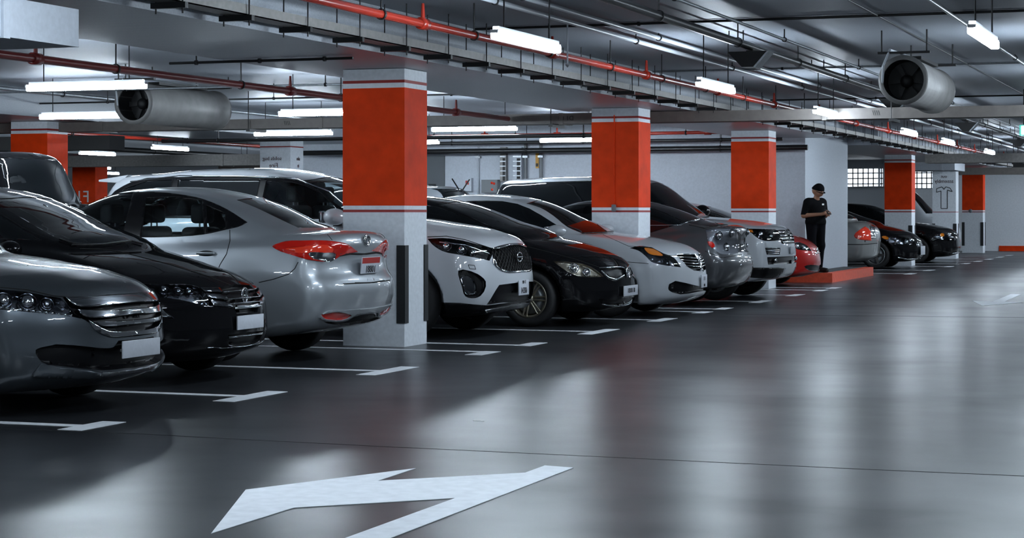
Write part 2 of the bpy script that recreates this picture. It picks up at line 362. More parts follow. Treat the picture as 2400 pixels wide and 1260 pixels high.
# ------------------------------------------------------------------ tube lights
LT = 1.36
def tube_proto():
    e = empty('tube_light', (0, 0, 0))
    MB().box(-LT / 2, LT / 2, -0.032, 0.032, -0.030, 0.030, b=0.012).build('diffuser', M['tube'], e)
    MB().box(-LT / 2 + .03, LT / 2 - .03, -0.024, 0.024, 0.0305, 0.062).build('housing', M['housing'], e)
    for sx in (-1, 1):
        MB().box(sx * LT / 2 - 0.012, sx * LT / 2 + 0.006, -0.028, 0.028, 0.012, 0.036).build('end_cap', M['housing'], e)
        MB().cyl((sx * LT * .36, 0, 0.0621), (sx * LT * .36, 0, CEIL - 2.5), 0.006, 6).build('hanger_rod', M['dark'], e)
    return e
tp = tube_proto(); first = True
def lamp(x, y, z, along, label, group):
    global first
    o = tp if first else copy_tree(tp); first = False
    o.location = (x, y, z); o.rotation_euler = (0, 0, math.pi / 2 if along == 'A' else 0.0); tag(o, label, 'light', group)
LAMPZ = 2.5
for k, y in enumerate([-2.8, 2.65, 8.15, 13.65, 19.2, 24.75, 31.4, 35.8, 42.0, 47.0, 52.0, 56.5]):
    lamp(-4.9, y, LAMPZ, 'A', 'lit tube light over the driving lane, %s of the lane row from the camera end' % ordw[k], 'lane tube lights')
for k, y in enumerate([-2.0, 3.4, 8.9, 14.4, 19.6, 24.75, 31.0, 36.5, 42.0, 48.0, 54.0, 61.0]):
    lamp(-1.72, y, LAMPZ, 'A', 'lit tube light at the right side of the lane ceiling, %s from the camera end' % ordw[k], 'right tube lights')
for k, (x, y) in enumerate([(1.7, 40.0), (1.7, 47.0), (1.7, 54.0), (1.7, 61.0), (-1.7, 64.0), (-4.9, 62.6)]):  # extra lamps out of view, added to brighten the far end wall
    lamp(x, y, LAMPZ, 'A', 'added unseen tube light brightening the far end wall, %s from the camera' % ordw[k], 'added far wall fill lights')
for k, y in enumerate([6.5, 11.75, 17.0, 22.55, 27.6, 32.5]):
    lamp(-10.75, y, LAMPZ, 'B', 'lit tube light across the parked car row, %s from the camera end' % ordw[k], 'crosswise tube lights')
for k, y in enumerate([11.0, 16.7, 22.2, 28.2, 32.6]):
    lamp(-14.05, y, LAMPZ, 'B', 'lit tube light across the second car row, %s from the camera end' % ordw[k], 'second crosswise tube lights')
for k, (x, y) in enumerate([(-19.6, 34.0), (-19.6, 41.0), (-19.6, 48.5), (-19.6, 56.0), (-22.8, 27.0), (-22.8, 36.5), (-22.8, 47.0), (-30, 38.0), (-30, 48.0), (-34, 55.0), (-30, 58.0), (-19.6, 27.0), (-19.6, 18.0), (-22.8, 57.0)]):
    lamp(x, y, LAMPZ, 'A', 'small lit tube light far back over the second lane, %s of that lane' % ordw[k], 'second lane tube lights')
from mathutils.bvhtree import BVHTree
# ------------------------------------------------------------------ car bodies: smooth solids made from a side outline, a width law and a cabin
def cr_spline(pts, n=6, closed=False):
    """smooth curve through points; a point with a third entry is a corner"""
    P = [np.array(p[:2], float) for p in pts]; cor = [len(p) > 2 for p in pts]; N = len(P); out = []
    rng = range(N if closed else N - 1)
    for i in rng:
        a, b = P[i], P[(i + 1) % N]
        def tang(j, other):
            if cor[j] or (not closed and (j == 0 or j == N - 1)): return other
            p, q, r = P[(j - 1) % N], P[j], P[(j + 1) % N]
            d1, d2 = np.linalg.norm(q - p) + 1e-9, np.linalg.norm(r - q) + 1e-9
            return ((q - p) / d1 * d2 + (r - q) / d2 * d1) / (d1 + d2) * np.linalg.norm(b - a)
        t0 = tang(i, b - a); t1 = tang((i + 1) % N, b - a)
        for k in range(n):
            t = k / n; h = (2 * t**3 - 3 * t**2 + 1, t**3 - 2 * t**2 + t, -2 * t**3 + 3 * t**2, t**3 - t**2)
            out.append(a * h[0] + t0 * h[1] + b * h[2] + t1 * h[3])
    if not closed: out.append(P[-1])
    return np.array(out)
def poly_sdf(poly, x, z):
    """signed distance of points to a closed polygon, negative inside"""
    sh = np.shape(x); px = np.ravel(x); pz = np.ravel(z); d = np.full(px.shape, 1e9); s = np.zeros(px.shape, bool)
    n = len(poly)
    for i in range(n):
        ax, az = poly[i]; bx, bz = poly[(i + 1) % n]; ex, ez = bx - ax, bz - az; wx, wz = px - ax, pz - az
        L2 = ex * ex + ez * ez
        if L2 < 1e-14: continue
        t = np.clip((wx * ex + wz * ez) / L2, 0, 1); dx = wx - ex * t; dz = wz - ez * t
        np.minimum(d, dx * dx + dz * dz, out=d)
        if az != bz: s ^= ((az > pz) != (bz > pz)) & (px < (bx - ax) * (pz - az) / (bz - az) + ax)
    d = np.sqrt(d); d[s] *= -1
    return d.reshape(sh)
def smax(a, b, k):
    h = np.clip(0.5 + 0.5 * (a - b) / k, 0, 1); return b + (a - b) * h + k * h * (1 - h)
def smin(a, b, k): return -smax(-a, -b, k)
def sstep(a, b, x):
    t = np.clip((x - a) / (b - a), 0, 1); return t * t * (3 - 2 * t)
class Shape:
    def __init__(s, P):
        s.P = P; s.lo = cr_spline(P['lo'], 5, True); s.cab = cr_spline(P['cab'], 5, True)
        s.secz = np.array([p[0] for p in P['sec']]); s.secw = np.array([p[1] for p in P['sec']])
        s.cabz = np.array([p[0] for p in P['csec']]); s.cabw = np.array([p[1] for p in P['csec']])
        zf = np.linspace(0, 2.2, 441)
        def smooth(zz, ww):
            w = np.interp(zf, zz, ww); kk = np.hanning(41); kk /= kk.sum(); return np.convolve(np.pad(w, 20, 'edge'), kk, 'valid')
        s.zf = zf; s.sw = smooth(s.secz, s.secw); s.cw = smooth(s.cabz, s.cabw); s.tab = {}
    def _sd(s, which, x, z, fast):
        poly = s.lo if which == 'lo' else s.cab
        if not fast: return poly_sdf(poly, x, z)
        if which not in s.tab:
            h = 0.02; gx = np.arange(-s.P['L'] - 0.5, 0.9, h); gz = np.arange(-0.2, 2.5, h); X, Z = np.meshgrid(gx, gz, indexing='ij')
            s.tab[which] = (gx[0], gz[0], h, poly_sdf(poly, X, Z))
        x0, z0, h, T = s.tab[which]
        i = np.clip((x - x0) / h, 0, T.shape[0] - 1.001); j = np.clip((z - z0) / h, 0, T.shape[1] - 1.001)
        i0 = i.astype(int); j0 = j.astype(int); a = i - i0; b = j - j0
        return T[i0, j0] * (1 - a) * (1 - b) + T[i0 + 1, j0] * a * (1 - b) + T[i0, j0 + 1] * (1 - a) * b + T[i0 + 1, j0 + 1] * a * b
    def f(s, x, y, z, fast=False):
        P = s.P; y = np.abs(y); L = P['L']; hw = P['W'] / 2; t = y / hw
        bf = P.get('bf', 0.30); br = P.get('br', 0.22)
        g = t**P.get('bp', 2.6)
        xs = x + bf * g * sstep(-1.5, -0.25, x) - br * g * sstep(-L + 1.3, -L + 0.25, x)
        zs = z + P.get('crown', 0.05) * t * t * sstep(0.55, 0.9, z)
        d1 = s._sd('lo', xs, zs, fast)
        taper = P.get('taper', 0.05) * (sstep(-1.4, 0.0, x)**1.5 + sstep(-L + 1.3, -L, x)**1.5)
        wz = np.interp(z, s.zf, s.sw)
        fl = 0
        for xw in P['ax']:
            r = np.sqrt((x - xw)**2 + (z - P['r'])**2); fl = fl + P.get('flare', 0.018) * np.exp(-((r - P['r'] - 0.08) / 0.09)**2)
        for (z0, zw, amp) in P.get('crease', ()): fl = fl + amp * np.exp(-((z - z0) / zw)**2) * sstep(-L, -L + .7, x) * (1 - sstep(-.9, -.2, x))
        d2 = (y - (wz - taper + fl)) * 0.97
        lo = smax(d1, d2, P.get('k', 0.11))
        tc = y / 0.72
        xc = x + P.get('wbow', 0.16) * tc**2 * sstep(P['cm'] - 0.1, P['cm'] + 0.5, x) - P.get('rbow', 0.14) * tc**2 * (1 - sstep(P['cm'] - 0.7, P['cm'], x))
        zc = z + P.get('rcrown', 0.05) * tc**2
        c1 = s._sd('cab', xc, zc, fast); c2 = (y - np.interp(z, s.zf, s.cw) + P.get('ctaper', 0.08) * (sstep(P['cm'] + 0.4, P['cm'] + 1.5, x) + sstep(P['cm'] - 0.5, P['cm'] - 1.9, x) * 0 + (1 - sstep(P['cm'] - 2.1, P['cm'] - 0.5, x)))) * 0.95
        cb = smax(c1, c2, P.get('kc', 0.10))
        d = smin(lo, cb, P.get('ku', 0.025))
        for xw in P['ax']:
            w = np.sqrt((x - xw)**2 + (z - P['r'])**2) - (P['r'] + P.get('gap', 0.065))
            d = smax(d, -np.maximum(w, (hw - 0.34) - y), 0.012)
        return d
def surface_net(f, lo, hi, h):
    """regular-grid isosurface, vertices pulled onto the exact surface"""
    ax = [np.arange(lo[i], hi[i] + h, h) for i in range(3)]
    ny = len(ax[1])
    X, Y, Z = np.meshgrid(*ax, indexing='ij'); V = f(X, Y, Z, True)
    ins = V < 0; nx, ny, nz = V.shape
    cell = np.zeros((nx - 1, ny - 1, nz - 1), np.int8)
    for a in (0, 1):
        for b in (0, 1):
            for c in (0, 1): cell += ins[a:nx - 1 + a, b:ny - 1 + b, c:nz - 1 + c]
    act = (cell > 0) & (cell < 8); idx = -np.ones(act.shape, int); ijk = np.argwhere(act); idx[act] = np.arange(len(ijk))
    p = np.stack([ax[0][ijk[:, 0]], ax[1][ijk[:, 1]], ax[2][ijk[:, 2]]], 1) + h / 2
    e = 0.004
    for it in range(4):
        v = f(p[:, 0], p[:, 1], p[:, 2]); G = np.stack([(f(p[:, 0] + (e if k == 0 else 0), p[:, 1] + (e if k == 1 else 0), p[:, 2] + (e if k == 2 else 0)) - v) / e for k in range(3)], 1) if it in (0, 2) else G
        st = (v / np.maximum((G**2).sum(1), 0.15))[:, None] * G
        n = np.linalg.norm(st, axis=1, keepdims=True); st *= np.minimum(1, 0.9 * h / np.maximum(n, 1e-9)); p = p - st
    quads = []
    for a in range(3):
        b, c = (a + 1) % 3, (a + 2) % 3
        sl0 = [slice(None)] * 3; sl1 = [slice(None)] * 3; sl0[a] = slice(0, -1); sl1[a] = slice(1, None)
        A = ins[tuple(sl0)]; B = ins[tuple(sl1)]
        for sgn, ch in ((1, A & ~B), (-1, ~A & B)):
            q = np.argwhere(ch); q = q[(q[:, b] > 0) & (q[:, c] > 0) & (q[:, b] < V.shape[b] - 1) & (q[:, c] < V.shape[c] - 1)]
            def at(db, dc):
                r = q.copy(); r[:, b] += db; r[:, c] += dc; return idx[r[:, 0], r[:, 1], r[:, 2]]
            Q = np.stack([at(-1, -1), at(0, -1), at(0, 0), at(-1, 0)], 1)
            quads.append(Q if sgn > 0 else Q[:, ::-1])
    return p, np.concatenate(quads)

def poly_pts(pts, sm): return [tuple(p) for p in cr_spline(pts, sm, True)] if sm else [tuple(p[:2]) for p in pts]
def inside(poly, x, y):
    r = False; n = len(poly); j = n - 1
    for i in range(n):
        xi, yi = poly[i]; xj, yj = poly[j]
        if (yi > y) != (yj > y) and x < (xj - xi) * (y - yi) / (yj - yi) + xi: r = not r
        j = i
    return r
class Car:
    def __init__(s, P, name, label, X, Y, paint, rear=False, h=0.03, group='parked cars', yaw=0.0, cat='car'):
        s.P = P; s.root = empty(name, (X, Y, 0.0035), (math.pi if rear else 0.0) + yaw); tag(s.root, label, cat, group)
        s.M = Matrix.Translation((X, Y, 0.0035)) @ Matrix.Rotation((math.pi if rear else 0.0) + yaw, 4, 'Z'); s.Mi = s.M.inverted()
        s.near = 1 if rear else -1                     # which local y side faces the camera
        s.shape = Shape(P); hw = P['W'] / 2; top = max(p[1] for p in P['cab'] + P['lo'])
        h_ = h; ny = int((hw + 0.06) / h_) + 1
        V, Q = surface_net(s.shape.f, (-P['L'] - 0.12, -ny * h_, 0.08), (0.12, ny * h_, top + 0.12), h_)
        s.bm = bmesh.new(); vs = [s.bm.verts.new(v) for v in V.tolist()]
        for q in Q.tolist():
            try: s.bm.faces.new([vs[i] for i in q])
            except ValueError: pass
        bmesh.ops.bisect_plane(s.bm, geom=s.bm.verts[:] + s.bm.edges[:] + s.bm.faces[:], plane_co=(0, 0, 0), plane_no=(0, 1, 0), dist=1e-4)
        for fce in s.bm.faces: fce.smooth = True
        s.bm.normal_update(); s.bvh = BVHTree.FromPolygons(V.tolist(), Q.tolist()); s._table(); s.paint = paint; s.parts = []
        s.C = s.Mi @ Vector((0, 0, CAMH))
        cw = s.M @ Vector((-P['L'] * (0 if not rear else 1), 0, .6)); s.dist = -cw.x * ST + cw.y * CT
    def _table(s):
        n = len(s.bm.faces); s.n = n; cap = n + 60000; s.cen = np.zeros((cap, 3)); s.nor = np.zeros((cap, 3)); s.alive = np.zeros(cap, bool); s.faces = list(s.bm.faces); s.rows = {}
        for i, fc in enumerate(s.faces): s.rows[fc] = i; s.cen[i] = fc.calc_center_median(); s.nor[i] = fc.normal
        s.alive[:n] = True
    def _row(s, fc):
        i = s.rows.get(fc)
        if i is None: i = s.n; s.n += 1; s.rows[fc] = i; s.faces.append(fc); s.alive[i] = True
        s.cen[i] = fc.calc_center_median(); s.nor[i] = fc.normal
    # ---- projections of local points
    def _pix(s, p, my):
        q = s.M @ Vector((p[0], p[1] * my, p[2])); u = q.x * CT + q.y * ST; D = -q.x * ST + q.y * CT
        return (CX + F * u / D, CY - F * (q.z - CAMH) / D)
    def _ray(s, px, py):
        k = (px - CX) / F; v = (CY - py) / F
        return s.Mi.to_3x3() @ Vector((k * CT - ST, k * ST + CT, v))
    def cut(s, name, poly, proj, m, offset=0.0, mirror=True, sm=4, parent=None, nmin=0.12, zr=None, keep=False, half=False, join=False, xr=None):
        """cut an outline out of the body skin and make it a part of its own (pushed in or out by offset, with side walls)"""
        pts = poly_pts(poly, sm); res = []; jobs = []
        xs = [p[0] for p in pts]; ys = [p[1] for p in pts]; bb = (min(xs), max(xs), min(ys), max(ys))
        mg = 0.055 if proj != 'pix' else 0.05 * F / s.dist
        def select(my):
            side = s.near * my; sg = 1 if proj == 'front' else -1
            C_, N_ = s.cen[:s.n], s.nor[:s.n]; ok = s.alive[:s.n].copy()
            if half: ok &= C_[:, 1] * side >= 0
            if zr: ok &= (C_[:, 2] > zr[0]) & (C_[:, 2] < zr[1])
            if xr: ok &= (C_[:, 0] > xr[0]) & (C_[:, 0] < xr[1])
            if proj == 'pix':
                C = Vector((s.C.x, s.C.y * my, s.C.z))
                d = np.array(C[:]) - C_; d /= np.linalg.norm(d, axis=1, keepdims=True); ok &= (N_ * d).sum(1) > nmin * .5
                w = C_ * np.array((1, my, 1)); Rm = np.array(s.M.to_3x3()); w = w @ Rm.T + np.array(s.M.translation)
                u = w[:, 0] * CT + w[:, 1] * ST; D = -w[:, 0] * ST + w[:, 1] * CT; q0 = CX + F * u / D; q1 = CY - F * (w[:, 2] - CAMH) / D
                fn = lambda p: s._pix(p, my)
                def plane(a, b):
                    n = s._ray(*a).cross(s._ray(*b)); n.y *= my; return C, n.normalized()
            elif proj == 'side':
                ok &= (N_[:, 1] * side > nmin) & (C_[:, 1] * side > 0); q0, q1 = C_[:, 0], C_[:, 2]
                fn = lambda p: (p[0], p[2]); plane = lambda a, b: (Vector((a[0], 0, a[1])), Vector((b[1] - a[1], 0, -(b[0] - a[0]))).normalized())
            elif proj in ('front', 'rear'):
                ok &= (N_[:, 0] * sg > nmin) & ((C_[:, 0] + s.P['L'] / 2) * sg > 0); q0, q1 = C_[:, 1] * my, C_[:, 2]
                fn = lambda p: (p[1] * my, p[2]); plane = lambda a, b: (Vector((0, a[0] * my, a[1])), Vector((0, (b[1] - a[1]), -(b[0] - a[0]) * my)).normalized())
            else:
                ok &= N_[:, 2] > nmin; q0, q1 = C_[:, 0], C_[:, 1] * my
                fn = lambda p: (p[0], p[1] * my); plane = lambda a, b: (Vector((a[0], a[1] * my, 0)), Vector(((b[1] - a[1]), -(b[0] - a[0]) * my, 0)).normalized())
            ok &= (q0 > bb[0] - mg) & (q0 < bb[1] + mg) & (q1 > bb[2] - mg) & (q1 < bb[3] + mg)
            return np.nonzero(ok)[0], q0, q1, fn, plane
        todo = [(1, -1)] if (mirror and join) else ([(1,), (-1,)] if mirror else [(1,)])
        for mys in todo:
            sb = bmesh.new(); vmap = {}; back = {}; subs = []; used = set()
            for my in mys:
                ids, q0, q1, fn, plane = select(my); sub = {}
                for i_ in ids:
                    if i_ in used: continue
                    used.add(i_); fc = s.faces[i_]; vs = []
                    for v in fc.verts:
                        w = vmap.get(v)
                        if w is None: w = sb.verts.new(v.co); vmap[v] = w; back[w] = v
                        vs.append(w)
                    nf = sb.faces.new(vs); nf.smooth = True; sub[nf] = (q0[i_], q1[i_])
                subs.append((sub, fn, plane))
            if not used: sb.free(); res.append(None); continue
            hit = []
            for sub, fn, plane in subs:
                for a, b in zip(pts, pts[1:] + pts[:1]):
                    if abs(a[0] - b[0]) + abs(a[1] - b[1]) < 1e-7: continue
                    x0, x1 = min(a[0], b[0]) - mg, max(a[0], b[0]) + mg; y0, y1 = min(a[1], b[1]) - mg, max(a[1], b[1]) + mg
                    sel = [fc for fc, q in sub.items() if x0 < q[0] < x1 and y0 < q[1] < y1]
                    if not sel: continue
                    co, no = plane(a, b); es = set(); vv = set()
                    for fc in sel: es.update(fc.edges); vv.update(fc.verts)
                    r = bmesh.ops.bisect_plane(sb, geom=sel + list(es) + list(vv), plane_co=co, plane_no=no, dist=1e-5)
                    for g in r['geom']:
                        if isinstance(g, bmesh.types.BMFace): sub[g] = fn(g.calc_center_median())
                hit += [fc for fc, q in sub.items() if fc.is_valid and bb[0] <= q[0] <= bb[1] and bb[2] <= q[1] <= bb[3] and inside(pts, *q)]
            if not hit: sb.free(); res.append(None); continue
            sb.normal_update(); res.append(s._extract(name, hit, m, offset, parent))
            for i_ in used: s.bm.faces.remove(s.faces[i_]); s.alive[i_] = False
            hs = set() if keep else set(hit)
            for fc in sb.faces:
                if fc in hs: continue
                vs = []
                for w in fc.verts:
                    v = back.get(w)
                    if v is None or (v.co - w.co).length > 1e-6: v = s.bm.verts.new(w.co); back[w] = v
                    vs.append(v)
                try: nf = s.bm.faces.new(vs)
                except ValueError: continue
                nf.smooth = True; nf.normal_update(); s._row(nf)
            sb.free()
        return res
    def _extract(s, name, hit, m, offset, parent):
        mp = {}; vs = []; fs = []; hs = set(hit); inner = {}; nrm = {}
        for fc in hit:
            a = fc.calc_area()
            for v in fc.verts: nrm[v] = nrm.get(v, Vector()) + fc.normal * a
        def base(v):
            if v not in mp: mp[v] = len(vs); vs.append(v.co[:])
            return mp[v]
        def inn(v):
            if v not in inner: inner[v] = len(vs); vs.append((v.co + nrm[v].normalized() * offset)[:])
            return inner[v]
        for fc in hit: fs.append([inn(v) for v in fc.verts])
        nsm = len(fs)
        if abs(offset) > 1e-6:
            for fc in hit:
                for lp in fc.loops:
                    if sum(1 for g in lp.edge.link_faces if g in hs) == 1:
                        a, b = lp.vert, lp.link_loop_next.vert
                        fs.append([inn(a), base(a), base(b), inn(b)])
        me = bpy.data.meshes.new(name); me.from_pydata(vs, [], fs); me.polygons.foreach_set('use_smooth', [i < nsm for i in range(len(fs))])
        me.materials.append(m); me.update()
        o = bpy.data.objects.new(name, me); COL.objects.link(o); o.parent = parent or s.root
        return o
    def finish(s, name='body'):
        me = bpy.data.meshes.new(name); bmesh.ops.delete(s.bm, geom=[v for v in s.bm.verts if not v.link_faces], context='VERTS'); s.bm.to_mesh(me); s.bm.free(); me.materials.append(s.paint)
        o = bpy.data.objects.new(name, me); COL.objects.link(o); o.parent = s.root
        return o
    def hit(s, px, py):
        """local point and normal of the skin under an image point"""
        p, n, i, d = s.bvh.ray_cast(s.C, s._ray(px, py).normalized()); return p, n
    def front_hit(s, y, z, sg=1):
        p, n, i, d = s.bvh.ray_cast(Vector((1.0 if sg > 0 else -s.P['L'] - 1, y, z)), Vector((-sg, 0, 0))); return p, n
    def side_hit(s, x, z, sg):
        p, n, i, d = s.bvh.ray_cast(Vector((x, 2.0 * sg, z)), Vector((0, -sg, 0))); return p, n
    def strip(s, name, pts, m, r=0.006, lift=0.0, proj='pix', mirror=True, parent=None, n=6, r2=None, res=8):
        """a rod lying on the skin along a line; joined to its mirror twin when mirror is set"""
        outs = [MB(), MB()]; got = False
        for a, b in zip(pts, pts[1:]):
            prev = None
            for k in range(n + 1):
                t = k / n; q = (a[0] + (b[0] - a[0]) * t, a[1] + (b[1] - a[1]) * t)
                p, nn = s.hit(*q) if proj == 'pix' else (s.front_hit(*q) if proj == 'front' else (s.front_hit(*q, -1) if proj == 'rear' else s.side_hit(q[0], q[1], s.near)))
                if p is None: prev = None; continue
                p = p + nn * lift
                if prev is not None and (p - prev).length < 0.35:
                    for i, my in enumerate((1, -1) if mirror else (1,)): outs[i].cyl((prev.x, prev.y * my, prev.z), (p.x, p.y * my, p.z), r, res)
                    got = True
                prev = p
        if not got: return None
        return [mb.build(name, m, parent or s.root) for mb in outs if mb.v]
    def on_x(s, px, py, xl):
        r = s._ray(px, py); t = (xl - s.C.x) / r.x; return s.C + r * t
    def plate(s, corners, xl, text=None, top=None, rows=None, tilt=0.0, thick=0.012):
        """number plate on the centre line; size read from its outline"""
        sg = 1 if xl > -1 else -1
        P = [s.on_x(x, y, xl) for x, y in corners]
        w = (max(p.y for p in P) - min(p.y for p in P)) ; zc = sum(p.z for p in P) / 4; hh = (abs(P[0].z - P[3].z) + abs(P[1].z - P[2].z)) / 2
        e = empty('license_plate', (xl, 0, zc), 0, s.root); e.rotation_euler = (0, tilt, 0)
        MB().box(min(0, thick * sg), max(0, thick * sg), -w / 2, w / 2, -hh / 2, hh / 2, b=0.004).build('plate_panel', M['plate'], e)
        rot = (math.pi / 2, 0, math.pi / 2 if sg > 0 else -math.pi / 2)
        if top: MB().box(min(thick * sg, (thick + .001) * sg), max(thick * sg, (thick + .001) * sg), -w / 2 + .004, w / 2 - .004, hh * .12, hh / 2 - .004).build('plate_band', M['red'], e)
        for (t, z, sz) in rows or []: text_mesh('plate_text', t, sz, M['platetext'], e, ((thick + .002) * sg, 0, z), rot)
        return e, w, hh, zc
    def wheels(s, rimmat, spokes=5, style='spoke', steer=0.0):
        P = s.P; r = P['r']; W = P['W'] / 2
        first_w = None
        for xw in P['ax']:
            for sg in (-1, 1):
                if first_w is None:
                    e = empty('wheel', (0, 0, 0), 0, s.root); make_wheel(e, r, rimmat, spokes, style); first_w = e
                    w = e
                else: w = copy_tree(first_w, s.root)
                w.location = (xw, sg * (W - 0.115), r); w.rotation_euler = (0, 0, (0 if sg < 0 else math.pi) + (steer if xw > -2 else 0))
    def inside_dark(s, z0, x0, x1, m, z1=None):
        w = s.P['W'] / 2 - 0.16
        MB().box(x0, x1, -w, w, 0.30, z0).build('cabin_floor', m, s.root)
def make_wheel(e, r, rimmat, spokes, style):
    """outer face towards -y"""
    w = 0.105; rr = r * 0.70
    prof = [(rr, -w * .85), (rr + .012, -w), (r * .90, -w * 1.02), (r * .975, -w * .86), (r, -w * .55), (r, w * .55), (r * .975, w * .86), (r * .9, w), (rr, w * .9)]
    MB().lathe(prof, axis='y', n=36).build('tire', M['tire'], e)
    rim = MB().lathe([(rr, -w * .85), (rr - .012, -w * .92), (rr - .03, -w * .7), (rr - .035, w * .5), (0.02, w * .5)], axis='y', n=36)
    rm = rim.build('rim', rimmat, e)
    for k in range(spokes):
        a = 2 * math.pi * k / spokes; sp = MB()
        if style == 'double':
            for da in (-0.11, 0.11):
                p0 = (0.055 * math.cos(a + da * 2), 0.055 * math.sin(a + da * 2)); p1 = ((rr - .02) * math.cos(a + da), (rr - .02) * math.sin(a + da))
                sp.cyl((p0[0], -w * .62, p0[1]), (p1[0], -w * .80, p1[1]), 0.014, 6, 0.010)
        else:
            p0 = (0.05 * math.cos(a), 0.05 * math.sin(a)); p1 = ((rr - .02) * math.cos(a), (rr - .02) * math.sin(a))
            n = Vector((-math.sin(a), 0, math.cos(a))); A = Vector((p0[0], -w * .60, p0[1])); B = Vector((p1[0], -w * .82, p1[1]))
            vs = [A - n * .035, A + n * .035, B + n * .022, B - n * .022]; vs += [v + Vector((0, .03, 0)) for v in vs]
            sp._add(vs, [(0, 1, 2, 3), (7, 6, 5, 4), (0, 3, 7, 4), (1, 5, 6, 2), (0, 4, 5, 1), (3, 2, 6, 7)])
        sp.build('spoke', rimmat, rm)
    MB().lathe([(0.0, -w * .72), (0.05, -w * .70), (0.062, -w * .5), (0.062, w * .4)], axis='y', n=20).build('hub', rimmat, e)
    MB().lathe([(rr * .80, -w * .2), (rr * .80, -w * .1), (0.03, -w * .1), (0.03, -w * .2)], axis='y', n=28, close=True).build('brake_disc', M['steel'], e)
M['tire'] = mat('tire_rubber', (0.010, 0.010, 0.011), 0.7, noise=0.2, scale=50)
M['glass_dark'] = mat('tinted_glass', (0.004, 0.005, 0.006), 0.03, spec=0.6)
M['glass'] = clear_glass('car_glass', (0.86, 0.96, 0.98), 0.95)
M['lens'] = clear_glass('lamp_lens', (0.95, 0.97, 1.0), 0.95)
M['gasket'] = mat('window_gasket', (0.006, 0.006, 0.006), 0.45)
M['chrome'] = mat('chrome', (0.72, 0.74, 0.77), 0.10, metal=1.0)
M['chromed'] = mat('dark_chrome', (0.22, 0.23, 0.25), 0.14, metal=1.0)
M['trim'] = mat('black_trim', (0.005, 0.005, 0.006), 0.34, spec=0.2)
M['lampsilver'] = mat('lamp_silver', (0.50, 0.51, 0.54), 0.22, metal=0.6)
M['gap'] = mat('panel_gap', (0.002, 0.002, 0.002), 0.9)
M['seat'] = mat('seat_fabric', (0.012, 0.012, 0.014), 0.8)
M['plate'] = mat('plate_blank', (0.55, 0.57, 0.62), 0.45, noise=0.05, scale=40)
M['platetext'] = mat('plate_ink', (0.03, 0.03, 0.035), 0.5)
M['amber'] = mat('amber_lens', (0.75, 0.22, 0.015), 0.12, coat=1.0)
M['tailred'] = mat('tail_red', (0.55, 0.012, 0.006), 0.10, coat=1.0)
M['tailbright'] = mat('tail_red_bright', (0.85, 0.05, 0.02), 0.10, coat=1.0)
M['silverrim'] = mat('alloy', (0.42, 0.43, 0.44), 0.25, metal=0.9)
M['bronzerim'] = mat('alloy_warm', (0.42, 0.38, 0.30), 0.28, metal=0.9)
def paint(name, col, metal=0.5, rough=0.32):
    m = mat(name, col, rough, metal, coat=1.0, spec=0.15 if metal else 0.0); b_ = m.node_tree.nodes['Principled BSDF']; b_.inputs['Coat Roughness'].default_value = 0.02; b_.inputs['Coat IOR'].default_value = 1.5 if metal else 1.42; b_.inputs['Coat Weight'].default_value = 1.0 if metal else 0.8; return m
# ------------------------------------------------------------------ the cars
def sec(W, zmax=1.1, low=0.93):
    h = W / 2; return [(0.0, h * low), (0.18, h * low), (0.32, h * 0.975), (0.55, h), (0.75, h * 0.995), (0.92, h * 0.955), (zmax, h * 0.90), (1.5, h * 0.80)]
def csec(W, zb, zr):
    h = W / 2; return [(0.0, h * .93), (zb - .1, h * .93), (zb + .05, h * .89), ((zb + zr) / 2, h * .79), (zr - .08, h * .655), (zr + .2, h * .55)]
P1 = dict(L=4.9, W=1.80, r=0.33, ax=(-0.98, -3.78), cm=-2.6, bf=0.48, k=0.10, crown=0.055,
    lo=[(-.14, .20), (-.03, .26), (0, .36), (-.01, .50), (-.02, .60), (-.06, .70), (-.14, .785), (-.35, .865), (-.8, .94), (-1.35, 1.0), (-1.6, 1.02), (-4.2, 1.08), (-4.7, 1.02), (-4.88, .9), (-4.9, .55), (-4.8, .28), (-4.3, .22), (-.9, .19)],
    cab=[(-1.2, .85), (-1.30, 1.03), (-1.8, 1.27), (-2.25, 1.43), (-2.8, 1.475), (-3.4, 1.43), (-4.0, 1.25), (-4.45, 1.05), (-4.4, .85)], sec=sec(1.80), csec=csec(1.80, 1.0, 1.47))
P2 = dict(L=4.42, W=1.72, r=0.30, ax=(-0.86, -3.42), cm=-2.3, bf=0.42, k=0.10,
    lo=[(-.14, .20), (-.04, .25), (0, .34), (0, .48), (-.02, .60), (-.07, .675), (-.16, .745), (-.5, .86), (-.95, .965), (-1.25, 1.02), (-3.9, 1.06), (-4.2, 1.04), (-4.38, .95), (-4.42, .6), (-4.35, .3), (-4.0, .2), (-.8, .17)],
    cab=[(-.85, .85), (-.95, .97), (-1.45, 1.19), (-1.95, 1.385), (-2.5, 1.475), (-3.0, 1.45), (-3.6, 1.28), (-4.0, 1.06), (-3.9, .85)], sec=sec(1.72), csec=csec(1.72, .98, 1.47))
